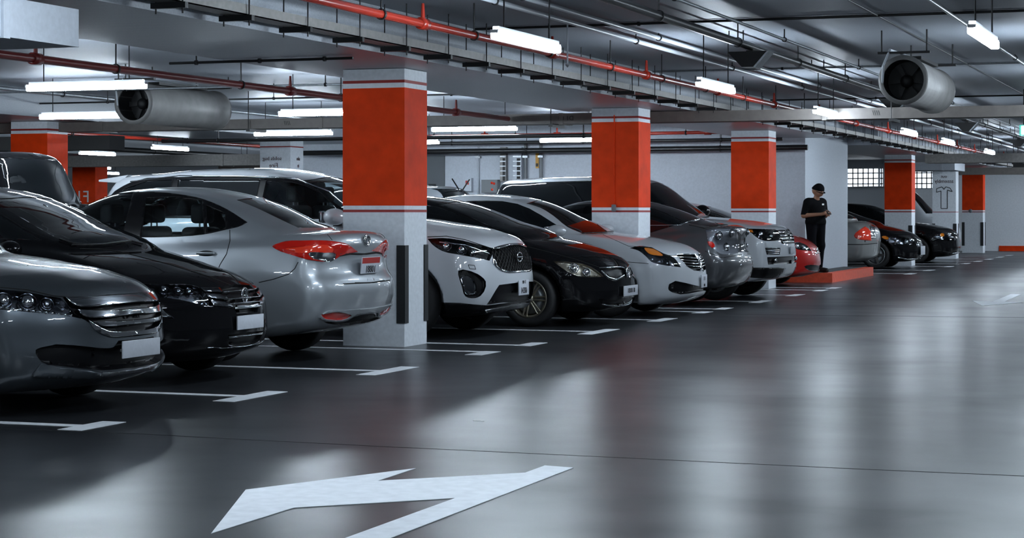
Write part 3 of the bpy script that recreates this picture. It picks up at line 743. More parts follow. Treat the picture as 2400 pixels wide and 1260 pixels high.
P3 = dict(L=4.42, W=1.73, r=0.305, ax=(-0.87, -3.32), cm=-2.3, bf=0.32, br=0.17, k=0.13, taper=0.04,
    lo=[(-.14, .20), (-.03, .28), (0, .5), (-.04, .64), (-.14, .74), (-.5, .86), (-1.05, .97), (-1.4, .99), (-3.6, 1.075), (-4.0, 1.095), (-4.22, 1.10), (-4.33, 1.075), (-4.37, 1.0), (-4.345, .88), (-4.36, .77), (-4.41, .68), (-4.42, .52), (-4.38, .40), (-4.30, .31), (-4.1, .25), (-3.4, .20), (-.8, .17)],
    cab=[(-.95, .85), (-1.05, .98), (-1.5, 1.2), (-2.0, 1.40), (-2.45, 1.475), (-2.95, 1.455), (-3.35, 1.36), (-3.75, 1.19), (-4.0, 1.07), (-3.9, .85)], sec=sec(1.73), csec=csec(1.73, 1.03, 1.475), crease=((0.98, .03, .006),))
P4 = dict(L=4.78, W=1.89, r=0.36, ax=(-0.93, -3.71), cm=-2.7, bf=0.30, br=.2, k=0.12, gap=0.075, crown=0.045,
    lo=[(-.20, .24), (-.05, .30), (0, .42), (0, .58), (-.02, .72), (-.06, .88), (-.12, .97), (-.35, 1.065), (-.8, 1.15), (-1.25, 1.205), (-1.4, 1.21), (-4.3, 1.2), (-4.68, 1.15), (-4.76, .9), (-4.75, .5), (-4.6, .33), (-4.3, .3), (-.8, .25)],
    cab=[(-1.05, .95), (-1.2, 1.14), (-1.6, 1.38), (-2.05, 1.60), (-2.5, 1.70), (-3.2, 1.725), (-4.0, 1.68), (-4.5, 1.60), (-4.64, 1.35), (-4.7, 1.1), (-4.5, .95)],
    sec=[(0, .86), (.22, .87), (.4, .93), (.6, .945), (.85, .94), (1.02, .915), (1.2, .87), (1.6, .76)], csec=[(0, .9), (1.1, .89), (1.2, .85), (1.4, .76), (1.62, .66), (1.9, .58)])
P5 = dict(L=4.54, W=1.75, r=0.31, ax=(-0.90, -3.60), cm=-2.4, bf=0.40, k=0.11,
    lo=[(-.14, .19), (-.03, .24), (0, .36), (-.01, .50), (-.04, .62), (-.12, .72), (-.3, .82), (-.6, .91), (-1.0, .985), (-1.2, 1.01), (-3.9, 1.05), (-4.3, 1.03), (-4.5, .9), (-4.54, .6), (-4.45, .3), (-4.0, .2), (-.8, .17)],
    cab=[(-.75, .85), (-.85, .96), (-1.4, 1.18), (-1.95, 1.365), (-2.5, 1.445), (-3.1, 1.41), (-3.7, 1.24), (-4.1, 1.05), (-4.0, .85)], sec=sec(1.75), csec=csec(1.75, .98, 1.44))
P6 = dict(L=4.82, W=1.80, r=0.32, ax=(-0.95, -3.73), cm=-2.75, bf=0.38, k=0.11,
    lo=[(-.14, .19), (-.03, .25), (0, .36), (-.01, .50), (-.03, .62), (-.08, .74), (-.2, .83), (-.5, .915), (-.95, .985), (-1.3, 1.02), (-4.2, 1.06), (-4.6, 1.04), (-4.78, .9), (-4.82, .6), (-4.75, .3), (-4.3, .2), (-.8, .17)],
    cab=[(-1.05, .85), (-1.15, .99), (-1.6, 1.2), (-2.05, 1.39), (-2.6, 1.48), (-3.2, 1.465), (-3.8, 1.32), (-4.35, 1.06), (-4.2, .85)], sec=sec(1.80), csec=csec(1.80, 1.0, 1.47))
P7 = dict(L=4.5, W=1.78, r=0.32, ax=(-0.9, -3.5), cm=-2.4, bf=.3, br=.20, k=0.11,
    lo=[(-.14, .2), (-.03, .3), (0, .5), (-.05, .66), (-.2, .76), (-.6, .88), (-1.1, .98), (-3.6, 1.04), (-4.1, 1.06), (-4.36, 1.07), (-4.42, 1.03), (-4.40, .90), (-4.42, .75), (-4.5, .62), (-4.5, .45), (-4.42, .30), (-4.0, .22), (-.8, .18)],
    cab=[(-.95, .85), (-1.05, .98), (-1.6, 1.22), (-2.0, 1.37), (-2.5, 1.44), (-3.0, 1.425), (-3.5, 1.30), (-3.9, 1.15), (-4.2, 1.06), (-4.0, .85)], sec=sec(1.78), csec=csec(1.78, 1.03, 1.44))
P8 = dict(L=4.72, W=1.98, r=0.38, ax=(-0.92, -3.72), cm=-2.9, bf=0.22, br=.15, k=0.10, gap=0.08, crown=0.03, wbow=.10,
    lo=[(-.22, .28), (-.06, .34), (0, .45), (0, .62), (-.02, .80), (-.05, .93), (-.12, 1.02), (-.4, 1.10), (-.9, 1.16), (-1.4, 1.20), (-4.3, 1.22), (-4.66, 1.2), (-4.72, .9), (-4.70, .5), (-4.6, .35), (-4.2, .32), (-.8, .28)],
    cab=[(-1.2, 1.0), (-1.32, 1.20), (-1.65, 1.45), (-2.0, 1.69), (-2.4, 1.785), (-3.2, 1.80), (-4.0, 1.77), (-4.36, 1.73), (-4.52, 1.45), (-4.64, 1.15), (-4.5, 1.0)],
    sec=[(0, .93), (.3, .95), (.5, .985), (.8, .985), (1.05, .95), (1.2, .91), (1.7, .82)], csec=[(0, .94), (1.15, .93), (1.25, .89), (1.5, .80), (1.7, .72), (2.0, .65)])
PT = {}
PT['grey'] = paint('paint_grey', (0.075, 0.086, 0.098), 0.6, 0.35)
PT['black'] = paint('paint_black', (0.006, 0.006, 0.007), 0.0, 0.3)
PT['silver'] = paint('paint_silver', (0.37, 0.395, 0.42), 0.55, 0.38)
PT['white'] = paint('paint_white', (0.56, 0.585, 0.62), 0.12, 0.38)
PT['dgrey'] = paint('paint_dark_grey', (0.075, 0.078, 0.085), 0.5, 0.35)
PT['red'] = paint('paint_red', (0.42, 0.015, 0.012), 0.2, 0.3)

def zm(ox, oy, sc): return lambda pts: [tuple([ox + p[0] / sc, oy + p[1] / sc] + list(p[2:])) for p in pts]
ZA = zm(0, 570, 3.405); ZB = zm(320, 620, 4.847); ZC = zm(0, 430, 6.0); ZY = zm(150, 370, 2.625); ZS = zm(980, 380, 3.0); ZR = zm(1480, 380, 3.707)
def headlamp(k, poly, bulbs=(), amber=None, depth=0.045, base=None, sm=3, lens=True, nm='headlight'):
    am = k.cut('indicator', amber, 'pix', M['amber'], -0.004, half=True, sm=sm) if amber else [None, None]
    ln = k.cut('lens', poly, 'pix', M['lens'], 0.0015, half=True, sm=sm, keep=True) if lens else [None, None]
    bs = k.cut(nm, poly, 'pix', base or M['chromed'], -depth, half=True, sm=sm)
    for i in range(2):
        for ch in (am[i], ln[i]):
            if ch is not None and bs[i] is not None: ch.parent = bs[i]
    for (x, y, r) in bulbs:
        p, n = k.hit(x, y)
        if p is None: continue
        c = p - n * (depth - r * 0.35)
        for i, my in enumerate((1, -1)):
            if bs[i] is None: continue
            d = Vector((n.x, n.y * my, n.z)); cc = Vector((c.x, c.y * my, c.z))
            MB().ball(cc, (r * .8, r * .8, r * .8), 14, 8).build('projector', M['chrome'], bs[i])
            mb = MB(); q = d.to_track_quat('Z', 'Y').to_matrix()
            pr = [(r * 1.0, -.01), (r * 1.15, .012), (r * 1.0, .016), (r * .92, .0)]
            vs = []; fs = []; nn = 18
            for a in range(nn):
                t = 2 * math.pi * a / nn
                for rr, h in pr: vs.append(cc + q @ Vector((rr * math.cos(t), rr * math.sin(t), h)))
            for a in range(nn):
                for j in range(4): fs.append((a * 4 + j, ((a + 1) % nn) * 4 + j, ((a + 1) % nn) * 4 + (j + 1) % 4, a * 4 + (j + 1) % 4))
            mb._add(vs, fs, True).build('reflector_ring', M['chromed'], bs[i])
    return bs
def emblem(k, y, z, ry, rz, sg=1, m=None, style='ring'):
    p, n = k.front_hit(y, z, sg)
    e = MB(); x = p.x + 0.010 * sg
    N = 20
    pts = [(x, y + ry * math.cos(2 * math.pi * i / N), z + rz * math.sin(2 * math.pi * i / N)) for i in range(N + 1)]
    for a, b in zip(pts, pts[1:]): e.cyl(a, b, min(ry, rz) * .17, 6)
    if style == 'bars':
        for s_ in (-1, 1): e.cyl((x, y + s_ * ry * .45, z + rz * .8), (x, y + s_ * ry * .32, z - rz * .8), ry * .15, 6)
        e.cyl((x, y - ry * .4, z), (x, y + ry * .4, z), ry * .15, 6)
    elif style == 'oval':
        pts = [(x, y + ry * .42 * math.cos(2 * math.pi * i / N), z + rz * .9 * math.sin(2 * math.pi * i / N)) for i in range(N + 1)]
        for a, b in zip(pts, pts[1:]): e.cyl(a, b, ry * .12, 6)
        e.cyl((x, y - ry * .8, z + rz * .3), (x, y + ry * .8, z + rz * .3), ry * .12, 6)
    else: e.cyl((x, y - ry, z), (x, y + ry, z), rz * .22, 6)
    return e.build('emblem', m or M['chrome'], k.root)
def wing_mirror(k, x, y, z, m, sx=.11, sy=.105, sz=.075):
    for my in (-1, 1):
        e = empty('wing_mirror', (x, my * y, z), 0, k.root)
        MB().ball((0, 0, 0), (sx, sy, sz), 16, 10).build('housing', m, e)
        MB().box(-.03, .02, -.14 if my > 0 else 0.02, -.02 if my > 0 else .14, -sz - .01, -sz + .035, b=.008).build('arm', M['trim'], e)
        MB().box(-sx * .93, -sx * .86, -sy * .8, sy * .8, -sz * .7, sz * .7, b=.02).build('mirror_glass', M['chrome'], e)
def wiper(k, pts, lift=.012):
    return k.strip('wiper', pts, M['trim'], .008, lift, 'pix', mirror=False, n=10)
def seats(k, xs, z0, ztop, w=.24):
    for x in xs:
        for sy in (-1, 1):
            e = empty('seat', (x, sy * .36, 0), 0, k.root)
            MB().box(-.10, .06, -w, w, z0 - .3, ztop - .17, b=.05).build('backrest', M['seat'], e); MB().box(-.09, .03, -.12, .12, ztop - .14, ztop + .03, b=.035).build('headrest', M['seat'], e)
            MB().cyl((-.03, -.05, ztop - .18), (-.03, -.05, ztop - .1), .008, 6).cyl((-.03, .05, ztop - .18), (-.03, .05, ztop - .1), .008, 6).build('headrest_post', M['steel'], e)

# 1 ---- dark grey car nearest the camera
k1 = Car(P1, 'sedan_car', 'dark grey car with slatted chrome grille and blank plate, nearest the camera', -6.56, 10.98, PT['grey'], h=.026)
k = k1
for pl in ([(515, 432, 1), (700, 432), (1130, 398, 1), (1165, 465, 1), (970, 478), (760, 503), (590, 495)],
           [(610, 530, 1), (790, 540), (1000, 533), (1165, 505, 1), (1180, 545, 1), (1000, 572), (810, 592), (660, 578)],
           [(735, 622, 1), (840, 627), (1000, 620), (1180, 600, 1), (1190, 630, 1), (1000, 647), (840, 660), (775, 650)],
           [(700, 612, 1), (860, 698), (1000, 705), (1230, 680, 1), (1238, 712, 1), (1050, 735), (870, 745), (755, 692)]):
    k.cut('grille_bar', ZA(pl), 'pix', M['chrome'], 0.010, half=True, join=True, sm=3)
k.cut('grille', ZA([(500, 428, 1), (700, 430), (1133, 396, 1), (1170, 465), (1240, 640), (1248, 735, 1), (1050, 742), (870, 748), (700, 625), (605, 570)]), 'pix', M['trim'], -0.035, half=True, join=True, sm=3)
headlamp(k, [(-70, 664, 1), (0, 678), (59, 683), (100, 691), (141, 698, 1), (160, 715), (190, 746, 1), (164, 741), (117, 735), (59, 730), (0, 725), (-70, 716, 1)], [(8, 700, .05), (66, 703, .055), (112, 708, .04)])
for x in range(4, 180, 15):
    p, n = k.hit(x, 722 + x * .115)
    if p is not None:
        for my in (-1, 1): MB().box(-.012, .012, -.02, .02, -.008, .008, b=.004).build('light_strip_cell', M['chrome'], k.root, (p.x - .012, (p.y + .012) * -my, p.z + .004))
k.cut('lower_intake', ZA([(285, 850), (330, 829), (700, 823), (830, 836), (905, 828), (945, 775, 1), (1240, 752, 1), (1252, 900, 1), (1210, 955), (1000, 995), (820, 1012), (700, 1002), (500, 980), (330, 945)]), 'pix', M['trim'], -0.05, half=True, join=True, sm=3)
k.cut('bumper_lip', ZA([(815, 1022, 1), (1000, 1008), (1210, 962), (1235, 935, 1), (1272, 985, 1), (1200, 1000), (1000, 1030), (830, 1052), (795, 1046, 1)]), 'pix', M['chrome'], 0.012, half=True, join=True, sm=3)
k.cut('bumper_facet', ZA([(320, 962, 1), (400, 975), (700, 1010), (800, 1030, 1), (790, 1068, 1), (500, 1070), (270, 1064, 1), (255, 1045, 1)]), 'pix', PT['grey'], 0.014, half=True, sm=2)
k.cut('fog_lamp', ZA([(330, 880), (350, 868), (385, 872), (390, 895), (355, 905)]), 'pix', M['chromed'], -.01, half=True, sm=3, keep=True)
k.strip('hood_gap', ZA([(0, 352), (220, 372), (430, 420), (560, 428), (700, 430), (1133, 394)]), M['gap'], .004, 0.0, n=10)
k.plate(ZA([(955, 780), (1250, 752), (1252, 888), (960, 918)]), 0.015)
k.cut('windshield', [(-.62, 1.05), (0, 1.08), (.62, 1.05), (.56, 1.40, 1), (0, 1.435), (-.56, 1.40, 1)], 'front', M['glass_dark'], -.004, mirror=False, zr=(1.0, 1.6))
k.cut('side_window', [(-1.75, 1.06, 1), (-4.0, 1.10, 1), (-3.6, 1.32), (-2.9, 1.40), (-2.3, 1.37)], 'side', M['glass_dark'], -.004)
k.cut('wheel_arch_trim', [(-1.4, .25, 1), (-1.38, .45), (-1.2, .66), (-.98, .74), (-.76, .66), (-.58, .45), (-.56, .25, 1), (-.59, .25, 1), (-.6, .45), (-.77, .64), (-.98, .715), (-1.19, .64), (-1.35, .45), (-1.37, .25, 1)], 'side', PT['grey'], .004, sm=2)
k.finish(); k.wheels(M['silverrim'])

# 2 ---- black sedan
k2 = Car(P2, 'sedan_car', 'black sedan with blank white plate parked beside the nearest grey car', -6.96, 13.22, PT['black'], h=.028)
k = k2
for pl in ([(715, 262, 1), (940, 262, 1), (980, 315, 1), (770, 305, 1)], [(780, 322, 1), (1005, 345, 1), (1040, 402, 1), (815, 376, 1)], [(832, 395, 1), (1060, 430, 1), (1100, 492, 1), (868, 462, 1)]):
    k.cut('grille_bar', ZB(pl), 'pix', M['chromed'], .006, half=True, sm=1)
headlamp(k, ZB([(-40, 205, 1), (250, 225), (420, 222), (620, 230), (705, 255, 1), (760, 300), (862, 452, 1), (845, 468, 1), (760, 455), (560, 410), (280, 365, 1), (200, 290), (60, 280), (-60, 240, 1)]), [(384, 674, .045), (420, 676, .035), (446, 676, .03)])
k.cut('grille', ZB([(710, 256, 1), (940, 256), (1120, 222), (1240, 215, 1), (1330, 330), (1400, 440), (1440, 535, 1), (1140, 562, 1), (1108, 500), (866, 470, 1)]), 'pix', M['trim'], -.03, half=True, join=True, sm=3)
for ya in (300, 385, 440): k.strip('grille_rod', ZB([(985, ya + 12), (1330, ya - 18)]), M['chromed'], .006, .002)
k.strip('grille_trim', ZB([(1105, 495), (1250, 480), (1365, 450)]), M['chrome'], .011, .004)
emblem(k, 0, k.on_x(*ZB([(1238, 350)])[0], 0).z, .045, .055, style='bars')
k.plate(ZB([(1145, 590), (1440, 545), (1440, 700), (1145, 750)]), .012)
k.cut('lower_intake', ZB([(1040, 800, 1), (1440, 740, 1), (1465, 770), (1455, 850), (1400, 886), (1230, 920), (1130, 930), (1040, 905, 1)]), 'pix', M['trim'], -.03, half=True, join=True, sm=3)
k.strip('intake_rod', ZB([(1045, 832), (1240, 808), (1430, 772)]), M['chromed'], .005, .0)
k.strip('intake_rim', ZB([(1045, 915), (1130, 935), (1240, 922), (1400, 890), (1452, 852)]), M['chromed'], .005, .002)
k.cut('fog_lamp', ZB([(240, 440, 1), (290, 490), (340, 540), (430, 610), (330, 600), (240, 555)]), 'pix', M['chromed'], -.012, half=True, sm=3)
k.cut('windshield', ZC([(-420, 190, 1), (0, 208), (480, 185), (640, 190, 1), (1000, 300), (1500, 540), (2010, 862, 1), (1700, 838), (1400, 868), (1090, 885, 1), (850, 790), (500, 600), (0, 322)]), 'pix', M['glass_dark'], -.004, half=True, join=True, sm=3, zr=(.9, 1.6))
k.cut('side_window', [(-1.35, 1.05, 1), (-3.6, 1.10, 1), (-3.3, 1.30), (-2.7, 1.385), (-2.1, 1.35)], 'side', M['glass_dark'], -.004)
k.strip('hood_gap', ZC([(1120, 915), (1500, 925), (1800, 985), (2400, 1140)]) + [(490, 648), (540, 668)], M['gap'], .004, 0.0, n=12)
wiper(k, ZC([(1000, 880), (1450, 872), (1830, 820), (1990, 860)])); wiper(k, ZC([(830, 800), (1020, 862), (1240, 880)]))
wing_mirror(k, -1.47, .91, .985, PT['black'], .085, .10, .065)
p, n = k.hit(30, 450)
MB().ball((-2.72, -.2, 1.475), (.03, .02, .02), 10, 6).cyl((-2.72, -.2, 1.48), (-2.95, -.2, 1.60), .004, 6).build('antenna', M['trim'], k.root)
k.finish(); k.wheels(M['silverrim'])

# 3 ---- silver sedan, rear view
k3 = Car(P3, 'sedan_car', 'silver sedan seen from its rear with red tail lamps, left of the nearest column', -7.0 - 4.42, 15.55, PT['silver'], rear=True, h=.026)
k = k3
k.cut('side_window', ZY([(505, 248, 1), (700, 240), (850, 262, 1), (862, 470, 1), (640, 482), (478, 482, 1)]), 'pix', M['glass'], -.006, half=True, sm=3, zr=(.9, 1.6))
k.cut('quarter_window', ZY([(874, 290, 1), (990, 340, 1), (996, 435, 1), (884, 458, 1)]), 'pix', M['glass'], -.006, half=True, sm=2, zr=(.9, 1.6))
k.cut('side_window', ZY([(70, 300, 1), (170, 245), (300, 220), (425, 215, 1), (365, 450, 1), (200, 470), (-60, 470, 1), (-100, 400)]), 'pix', M['glass'], -.006, half=True, sm=3, zr=(.9, 1.6))
k.cut('window_frame', ZY([(-140, 420, 1), (0, 300), (150, 235), (300, 212), (500, 205), (700, 222), (860, 255), (1000, 315), (1128, 396, 1), (1100, 413), (1000, 440), (860, 470), (640, 486), (400, 488), (-140, 485, 1)]), 'pix', M['trim'], .003, half=True, sm=3, zr=(.9, 1.6))
k.cut('rear_window', ZY([(1062, 258, 1), (1150, 246), (1260, 250), (1480, 330), (1700, 408, 1), (1660, 420), (1440, 429, 1), (1300, 362), (1180, 305)]), 'pix', M['glass_dark'], -.004, half=True, join=True, sm=3, zr=(1.0, 1.6))
k.cut('lamp_white', ZY([(1500, 590), (1600, 582), (1672, 590), (1668, 622), (1560, 627), (1520, 612)]), 'pix', M['chrome'], -.006, half=True, sm=3)
k.cut('lamp_bright', ZY([(1360, 560), (1480, 545), (1560, 535), (1650, 548), (1660, 572), (1560, 575), (1440, 585)]), 'pix', M['tailbright'], .004, half=True, sm=3)
k.cut('tail_light', ZY([(1283, 546), (1330, 522), (1480, 510), (1650, 512), (1740, 530), (1806, 576, 1), (1700, 600), (1660, 626), (1520, 628), (1400, 596), (1310, 564)]), 'pix', M['tailred'], .006, half=True, sm=4)
k.strip('trunk_shadow_line', ZY([(1690, 602), (1760, 590), (1830, 592), (1960, 575)]), M['gap'], .007, 0.0)
k.strip('trunk_gap', ZY([(1620, 470), (1650, 505)]), M['gap'], .003, 0)
k.strip('trunk_gap', ZY([(1790, 768), (1900, 766), (2005, 752)]), M['gap'], .005, 0.0)
k.strip('door_gap', ZY([(1020, 442), (1021, 510), (1000, 590), (962, 652), (940, 700)]), M['gap'], .0035, 0.0)
k.strip('bumper_gap', ZY([(1440, 640), (1420, 680), (1380, 715), (1290, 745), (1200, 765)]), M['gap'], .0035, 0.0)
k.cut('bumper_reflector', ZY([(1582, 965), (1620, 952), (1720, 950), (1765, 968), (1740, 985), (1640, 992), (1600, 984)]), 'pix', M['tailred'], -.004, half=True, sm=3)
k.cut('bumper_trim', ZY([(1570, 982), (1612, 943), (1720, 935), (1900, 920), (2004, 912, 1), (2004, 935, 1), (1900, 948), (1780, 968), (1740, 996), (1650, 1004)]), 'pix', PT['silver'], .010, half=True, join=True, sm=3)
k.cut('diffuser', ZY([(1600, 1010), (1740, 1000), (1790, 975), (1900, 955), (2004, 938, 1), (2004, 972, 1), (1880, 1000), (1700, 1030)]), 'pix', M['trim'], -.02, half=True, join=True, sm=3)
e_, w_, h_, z_ = k.plate(ZY([(1822, 612), (1902, 604), (1932, 700), (1846, 716)]), -4.40, top=True, rows=[('10881', -.035, .085)], tilt=-.10)
emblem(k, 0, k.on_x(*ZY([(1890, 505)])[0], -4.38).z, .062, .045, -1, style='oval')
# door handle
p, n = k.hit(484, 594)
for my in (1, -1):
    e = empty('door_handle', (p.x, p.y * my, p.z), 0, k.root)
    MB().ball((0, 0, 0), (.085, .012, .026), 16, 8).build('recess', M['gap'], e); MB().box(-.085, .085, -.018, .018, -.012, .012, b=.009).build('grip', PT['silver'], e, (0, .014 * my * (1 if p.y > 0 else -1), .004))
MB().prism([(-3.44, 1.31), (-3.20, 1.38), (-3.38, 1.385)], -.012, .012, 'xz').build('antenna_fin', PT['silver'], k.root)
k.inside_dark(.82, -3.9, -.9, M['seat']); seats(k, (-2.05, -2.95), .8, 1.30)
MB().box(-1.3, -.95, -.65, .65, .7, .98, b=.04).build('dashboard', M['seat'], k.root); MB().box(-1.62, -1.58, -.11, .11, 1.27, 1.33, b=.012).build('rear_view_mirror', M['seat'], k.root)
k.cut('windshield', [(-.60, 1.0), (0, 1.03), (.60, 1.0), (.54, 1.38, 1), (0, 1.41), (-.54, 1.38, 1)], 'front', M['glass'], -.004, mirror=False, zr=(.95, 1.6))
wing_mirror(k, -1.40, .93, 1.02, PT['silver'])
k.finish(); k.wheels(M['silverrim'])

# 4 ---- white SUV
k4 = Car(P4, 'suv_car', 'white SUV with black mesh grille right of the nearest column', -6.88, 19.0, PT['white'], h=.028)
k = k4
headlamp(k, ZS([(66, 538, 1), (180, 533), (320, 552), (420, 578), (527, 604, 1), (522, 650), (502, 692, 1), (420, 674), (290, 650), (170, 624), (100, 578)]), [(1045, 575, .05), (1082, 583, .05), (1109, 590, .045)], base=M['trim'])
k.strip('headlight_chrome', ZS([(150, 560), (330, 580), (500, 640)]), M['chrome'], .008, -.005)
k.cut('grille_frame', ZS([(514, 605, 1), (640, 572), (722, 578), (742, 650), (760, 722), (748, 760), (680, 778), (595, 770), (545, 738), (520, 680), (530, 676), (556, 732), (600, 758), (680, 766), (738, 750), (748, 720), (732, 650), (713, 587), (640, 584), (528, 612)]), 'pix', M['chrome'], .006, half=True, join=True, sm=2)
k.cut('grille', ZS([(524, 604, 1), (640, 578), (717, 582), (740, 650), (755, 722), (745, 755), (680, 772), (598, 764), (550, 735), (526, 680)]), 'pix', M['gap'], -.03, half=True, join=True, sm=3)
yz = []
for j in range(9):
    for i in range(-10, 11):
        y = (i + (j % 2) * .5) * .064; z = .665 + j * .034
        w_ = .58 if z > .72 else .50
        if abs(y) < w_: yz.append((y, z))
gm = MB()
for (y, z) in yz:
    p, n = k.front_hit(y, z)
    if p is None: continue
    c = p - n * .018
    for dy in (-.032, .032):
        p2, n2 = k.front_hit(y + dy, z + .034)
        if p2 is not None and abs(y + dy) < .58 and z < .93: gm.cyl(c, p2 - n2 * .018, .0055, 5)
gm.build('grille_mesh', M['trim'], k.root)
emblem(k, 0, k.on_x(*ZS([(690, 668)])[0], 0).z, .075, .045, style='ring')
k.cut('fog_lamp', ZS([(300, 795), (360, 800), (395, 830), (400, 930), (340, 930), (318, 870)]), 'pix', M['chromed'], -.02, half=True, sm=3)
k.cut('fog_frame', ZS([(282, 762), (420, 786), (476, 838), (440, 938), (400, 955), (332, 942), (306, 870)]), 'pix', M['trim'], -.03, half=True, sm=3)
k.cut('lower_intake', ZS([(570, 862, 1), (680, 848), (775, 838, 1), (778, 900), (764, 965), (600, 985), (480, 1002, 1), (500, 975), (545, 900)]), 'pix', M['trim'], -.035, half=True, join=True, sm=3)
k.cut('skid_plate', ZS([(470, 1035, 1), (600, 1012), (740, 985), (776, 972, 1), (776, 1003, 1), (600, 1035), (480, 1052, 1)]), 'pix', M['silverrim'], .012, half=True, join=True, sm=3)
k.cut('cladding', ZS([(150, 985, 1), (300, 988), (480, 1005), (600, 990), (770, 968, 1), (778, 1010), (600, 1050), (480, 1075), (400, 1110), (100, 1120, 1)]), 'pix', M['trim'], .004, half=True, join=True, sm=2)
k.plate(ZS([(682, 835), (750, 825), (752, 930), (686, 940)]), .012, rows=[('T 4M', .055, .05), ('6834', -.03, .085)])
k.strip('washer_cap', ZS([(352, 720), (362, 748), (405, 752), (396, 725), (352, 720)]), M['gap'], .003, 0)
k.strip('hood_gap', ZS([(66, 525), (200, 520), (330, 545), (500, 600)]), M['gap'], .005, 0, n=10)
k.cut('windshield', [(-.70, 1.20), (0, 1.225), (.70, 1.20), (.60, 1.58, 1), (0, 1.63), (-.60, 1.58, 1)], 'front', M['glass'], -.004, mirror=False, zr=(1.12, 1.8), xr=(-2.6, -.8))
k.cut('side_window', [(-1.62, 1.20, 1), (-2.55, 1.215, 1), (-2.55, 1.585, 1), (-2.30, 1.57), (-1.95, 1.45)], 'side', M['glass'], -.005, sm=2)
k.cut('side_window', [(-2.63, 1.215, 1), (-3.55, 1.225, 1), (-3.60, 1.60, 1), (-2.63, 1.59, 1)], 'side', M['glass_dark'], -.005, sm=2)
k.cut('side_window', [(-3.63, 1.225, 1), (-4.35, 1.30, 1), (-4.25, 1.50), (-3.68, 1.60, 1)], 'side', M['glass_dark'], -.005, sm=2)
k.cut('window_frame', [(-1.5, 1.185, 1), (-4.42, 1.20, 1), (-4.42, 1.42), (-4.2, 1.57), (-3.6, 1.625), (-2.6, 1.612), (-2.25, 1.59), (-1.9, 1.455)], 'side', M['trim'], .002, sm=3)
k.strip('window_chrome', [(-1.48, 1.19), (-1.9, 1.465), (-2.25, 1.60), (-2.6, 1.625), (-3.6, 1.638), (-4.2, 1.58)], M['chrome'], .008, .002, 'side')
k.cut('spoiler_gap', [(-4.52, 1.40, 1), (-4.50, 1.40, 1), (-4.40, 1.62, 1), (-4.42, 1.62, 1)], 'side', M['gap'], -.004, sm=0)
MB().prism([(-4.30, 1.655), (-4.66, 1.605), (-4.66, 1.585), (-4.40, 1.57)], -.50, .50, 'xz').build('spoiler', PT['white'], k.root)
wing_mirror(k, -1.62, 1.02, 1.21, PT['white'], .12, .13, .085)
k.inside_dark(.95, -4.4, -1.2, M['seat']); seats(k, (-2.35, -3.3), 1.0, 1.50)
k.finish(); k.wheels(M['silverrim'])

# 5 ---- black sedan with pale wheels
k5 = Car(P5, 'sedan_car', 'black sedan with pale alloy wheel between the white SUV and white sedan', -6.45, 21.35, PT['black'], h=.03)
k = k5
headlamp(k, ZS([(945, 694, 1), (1050, 700), (1200, 728), (1255, 760), (1305, 803, 1), (1210, 808), (1130, 802), (1040, 762), (985, 724)]), [(1345, 628, .05), (1375, 637, .045)], base=M['bronzerim'], depth=.03)
k.cut('grille', ZS([(1268, 742, 1), (1420, 735), (1448, 745, 1), (1470, 800, 1), (1440, 812), (1390, 835), (1335, 818), (1290, 768)]), 'pix', M['trim'], -.02, half=True, join=True, sm=3)
k.strip('grille_chrome', ZS([(1270, 743), (1420, 736), (1448, 745)]), M['chrome'], .009, .002); k.strip('grille_chrome', ZS([(1285, 762), (1335, 810), (1390, 826), (1445, 795)]), M['chrome'], .010, .003)
emblem(k, 0, k.on_x(*ZS([(1432, 775)])[0], 0).z, .05, .055, style='bars')
k.cut('lower_intake', ZS([(1270, 960, 1), (1400, 965), (1500, 940, 1), (1495, 985), (1420, 1012), (1290, 1000, 1)]), 'pix', M['trim'], -.02, half=True, join=True, sm=3)
k.strip('intake_rim', ZS([(1290, 998), (1360, 1008), (1420, 1010), (1470, 995), (1500, 968)]), M['chrome'], .006, .002)
k.plate(ZS([(1418, 875), (1512, 860), (1515, 930), (1420, 950)]), .012, rows=[('81 81831', 0, .075)])
k.cut('windshield', [(-.66, 1.0), (0, 1.02), (.66, 1.0), (.54, 1.35, 1), (0, 1.385), (-.54, 1.35, 1)], 'front', M['glass_dark'], -.004, mirror=False, zr=(.9, 1.6), xr=(-2.4, -.5))
k.cut('side_window', [(-1.30, 1.03, 1), (-3.7, 1.08, 1), (-3.4, 1.27), (-2.8, 1.355), (-2.1, 1.32)], 'side', M['glass_dark'], -.004)
k.strip('hood_gap', ZS([(760, 590), (950, 640), (1100, 680), (1280, 740)]), M['gap'], .004, 0)
wing_mirror(k, -1.35, .94, .99, PT['black'])
k.finish(); k.wheels(M['bronzerim'], 7, 'double')

# 6 ---- white sedan
k6 = Car(P6, 'sedan_car', 'white sedan with amber headlamp corner in front of the second column', -6.18, 23.55, PT['white'], h=.03)
k = k6
headlamp(k, ZS([(1488, 602, 1), (1560, 588), (1640, 600), (1720, 638), (1800, 672), (1848, 738, 1), (1700, 718), (1640, 700), (1600, 660), (1550, 622)]), [(1530, 606, .035), (1548, 612, .04), (1566, 616, .04)], amber=ZS([(1590, 602), (1640, 604), (1700, 632), (1722, 655), (1680, 655), (1620, 640)]))
for zz in (662, 682, 702, 722): k.cut('grille_bar', ZS([(1822 + (zz - 660) * .9, zz, 1), (1955 + (zz - 660) * .55, zz + 8, 1), (1957 + (zz - 660) * .55, zz + 16, 1), (1830 + (zz - 660) * .9, zz + 8, 1)]), 'pix', M['chrome'], .006, half=True, join=True, sm=1)
k.cut('grille', ZS([(1815, 653, 1), (1942, 648, 1), (1992, 742, 1), (1975, 764), (1900, 738), (1865, 700)]), 'pix', M['trim'], -.03, half=True, join=True, sm=2)
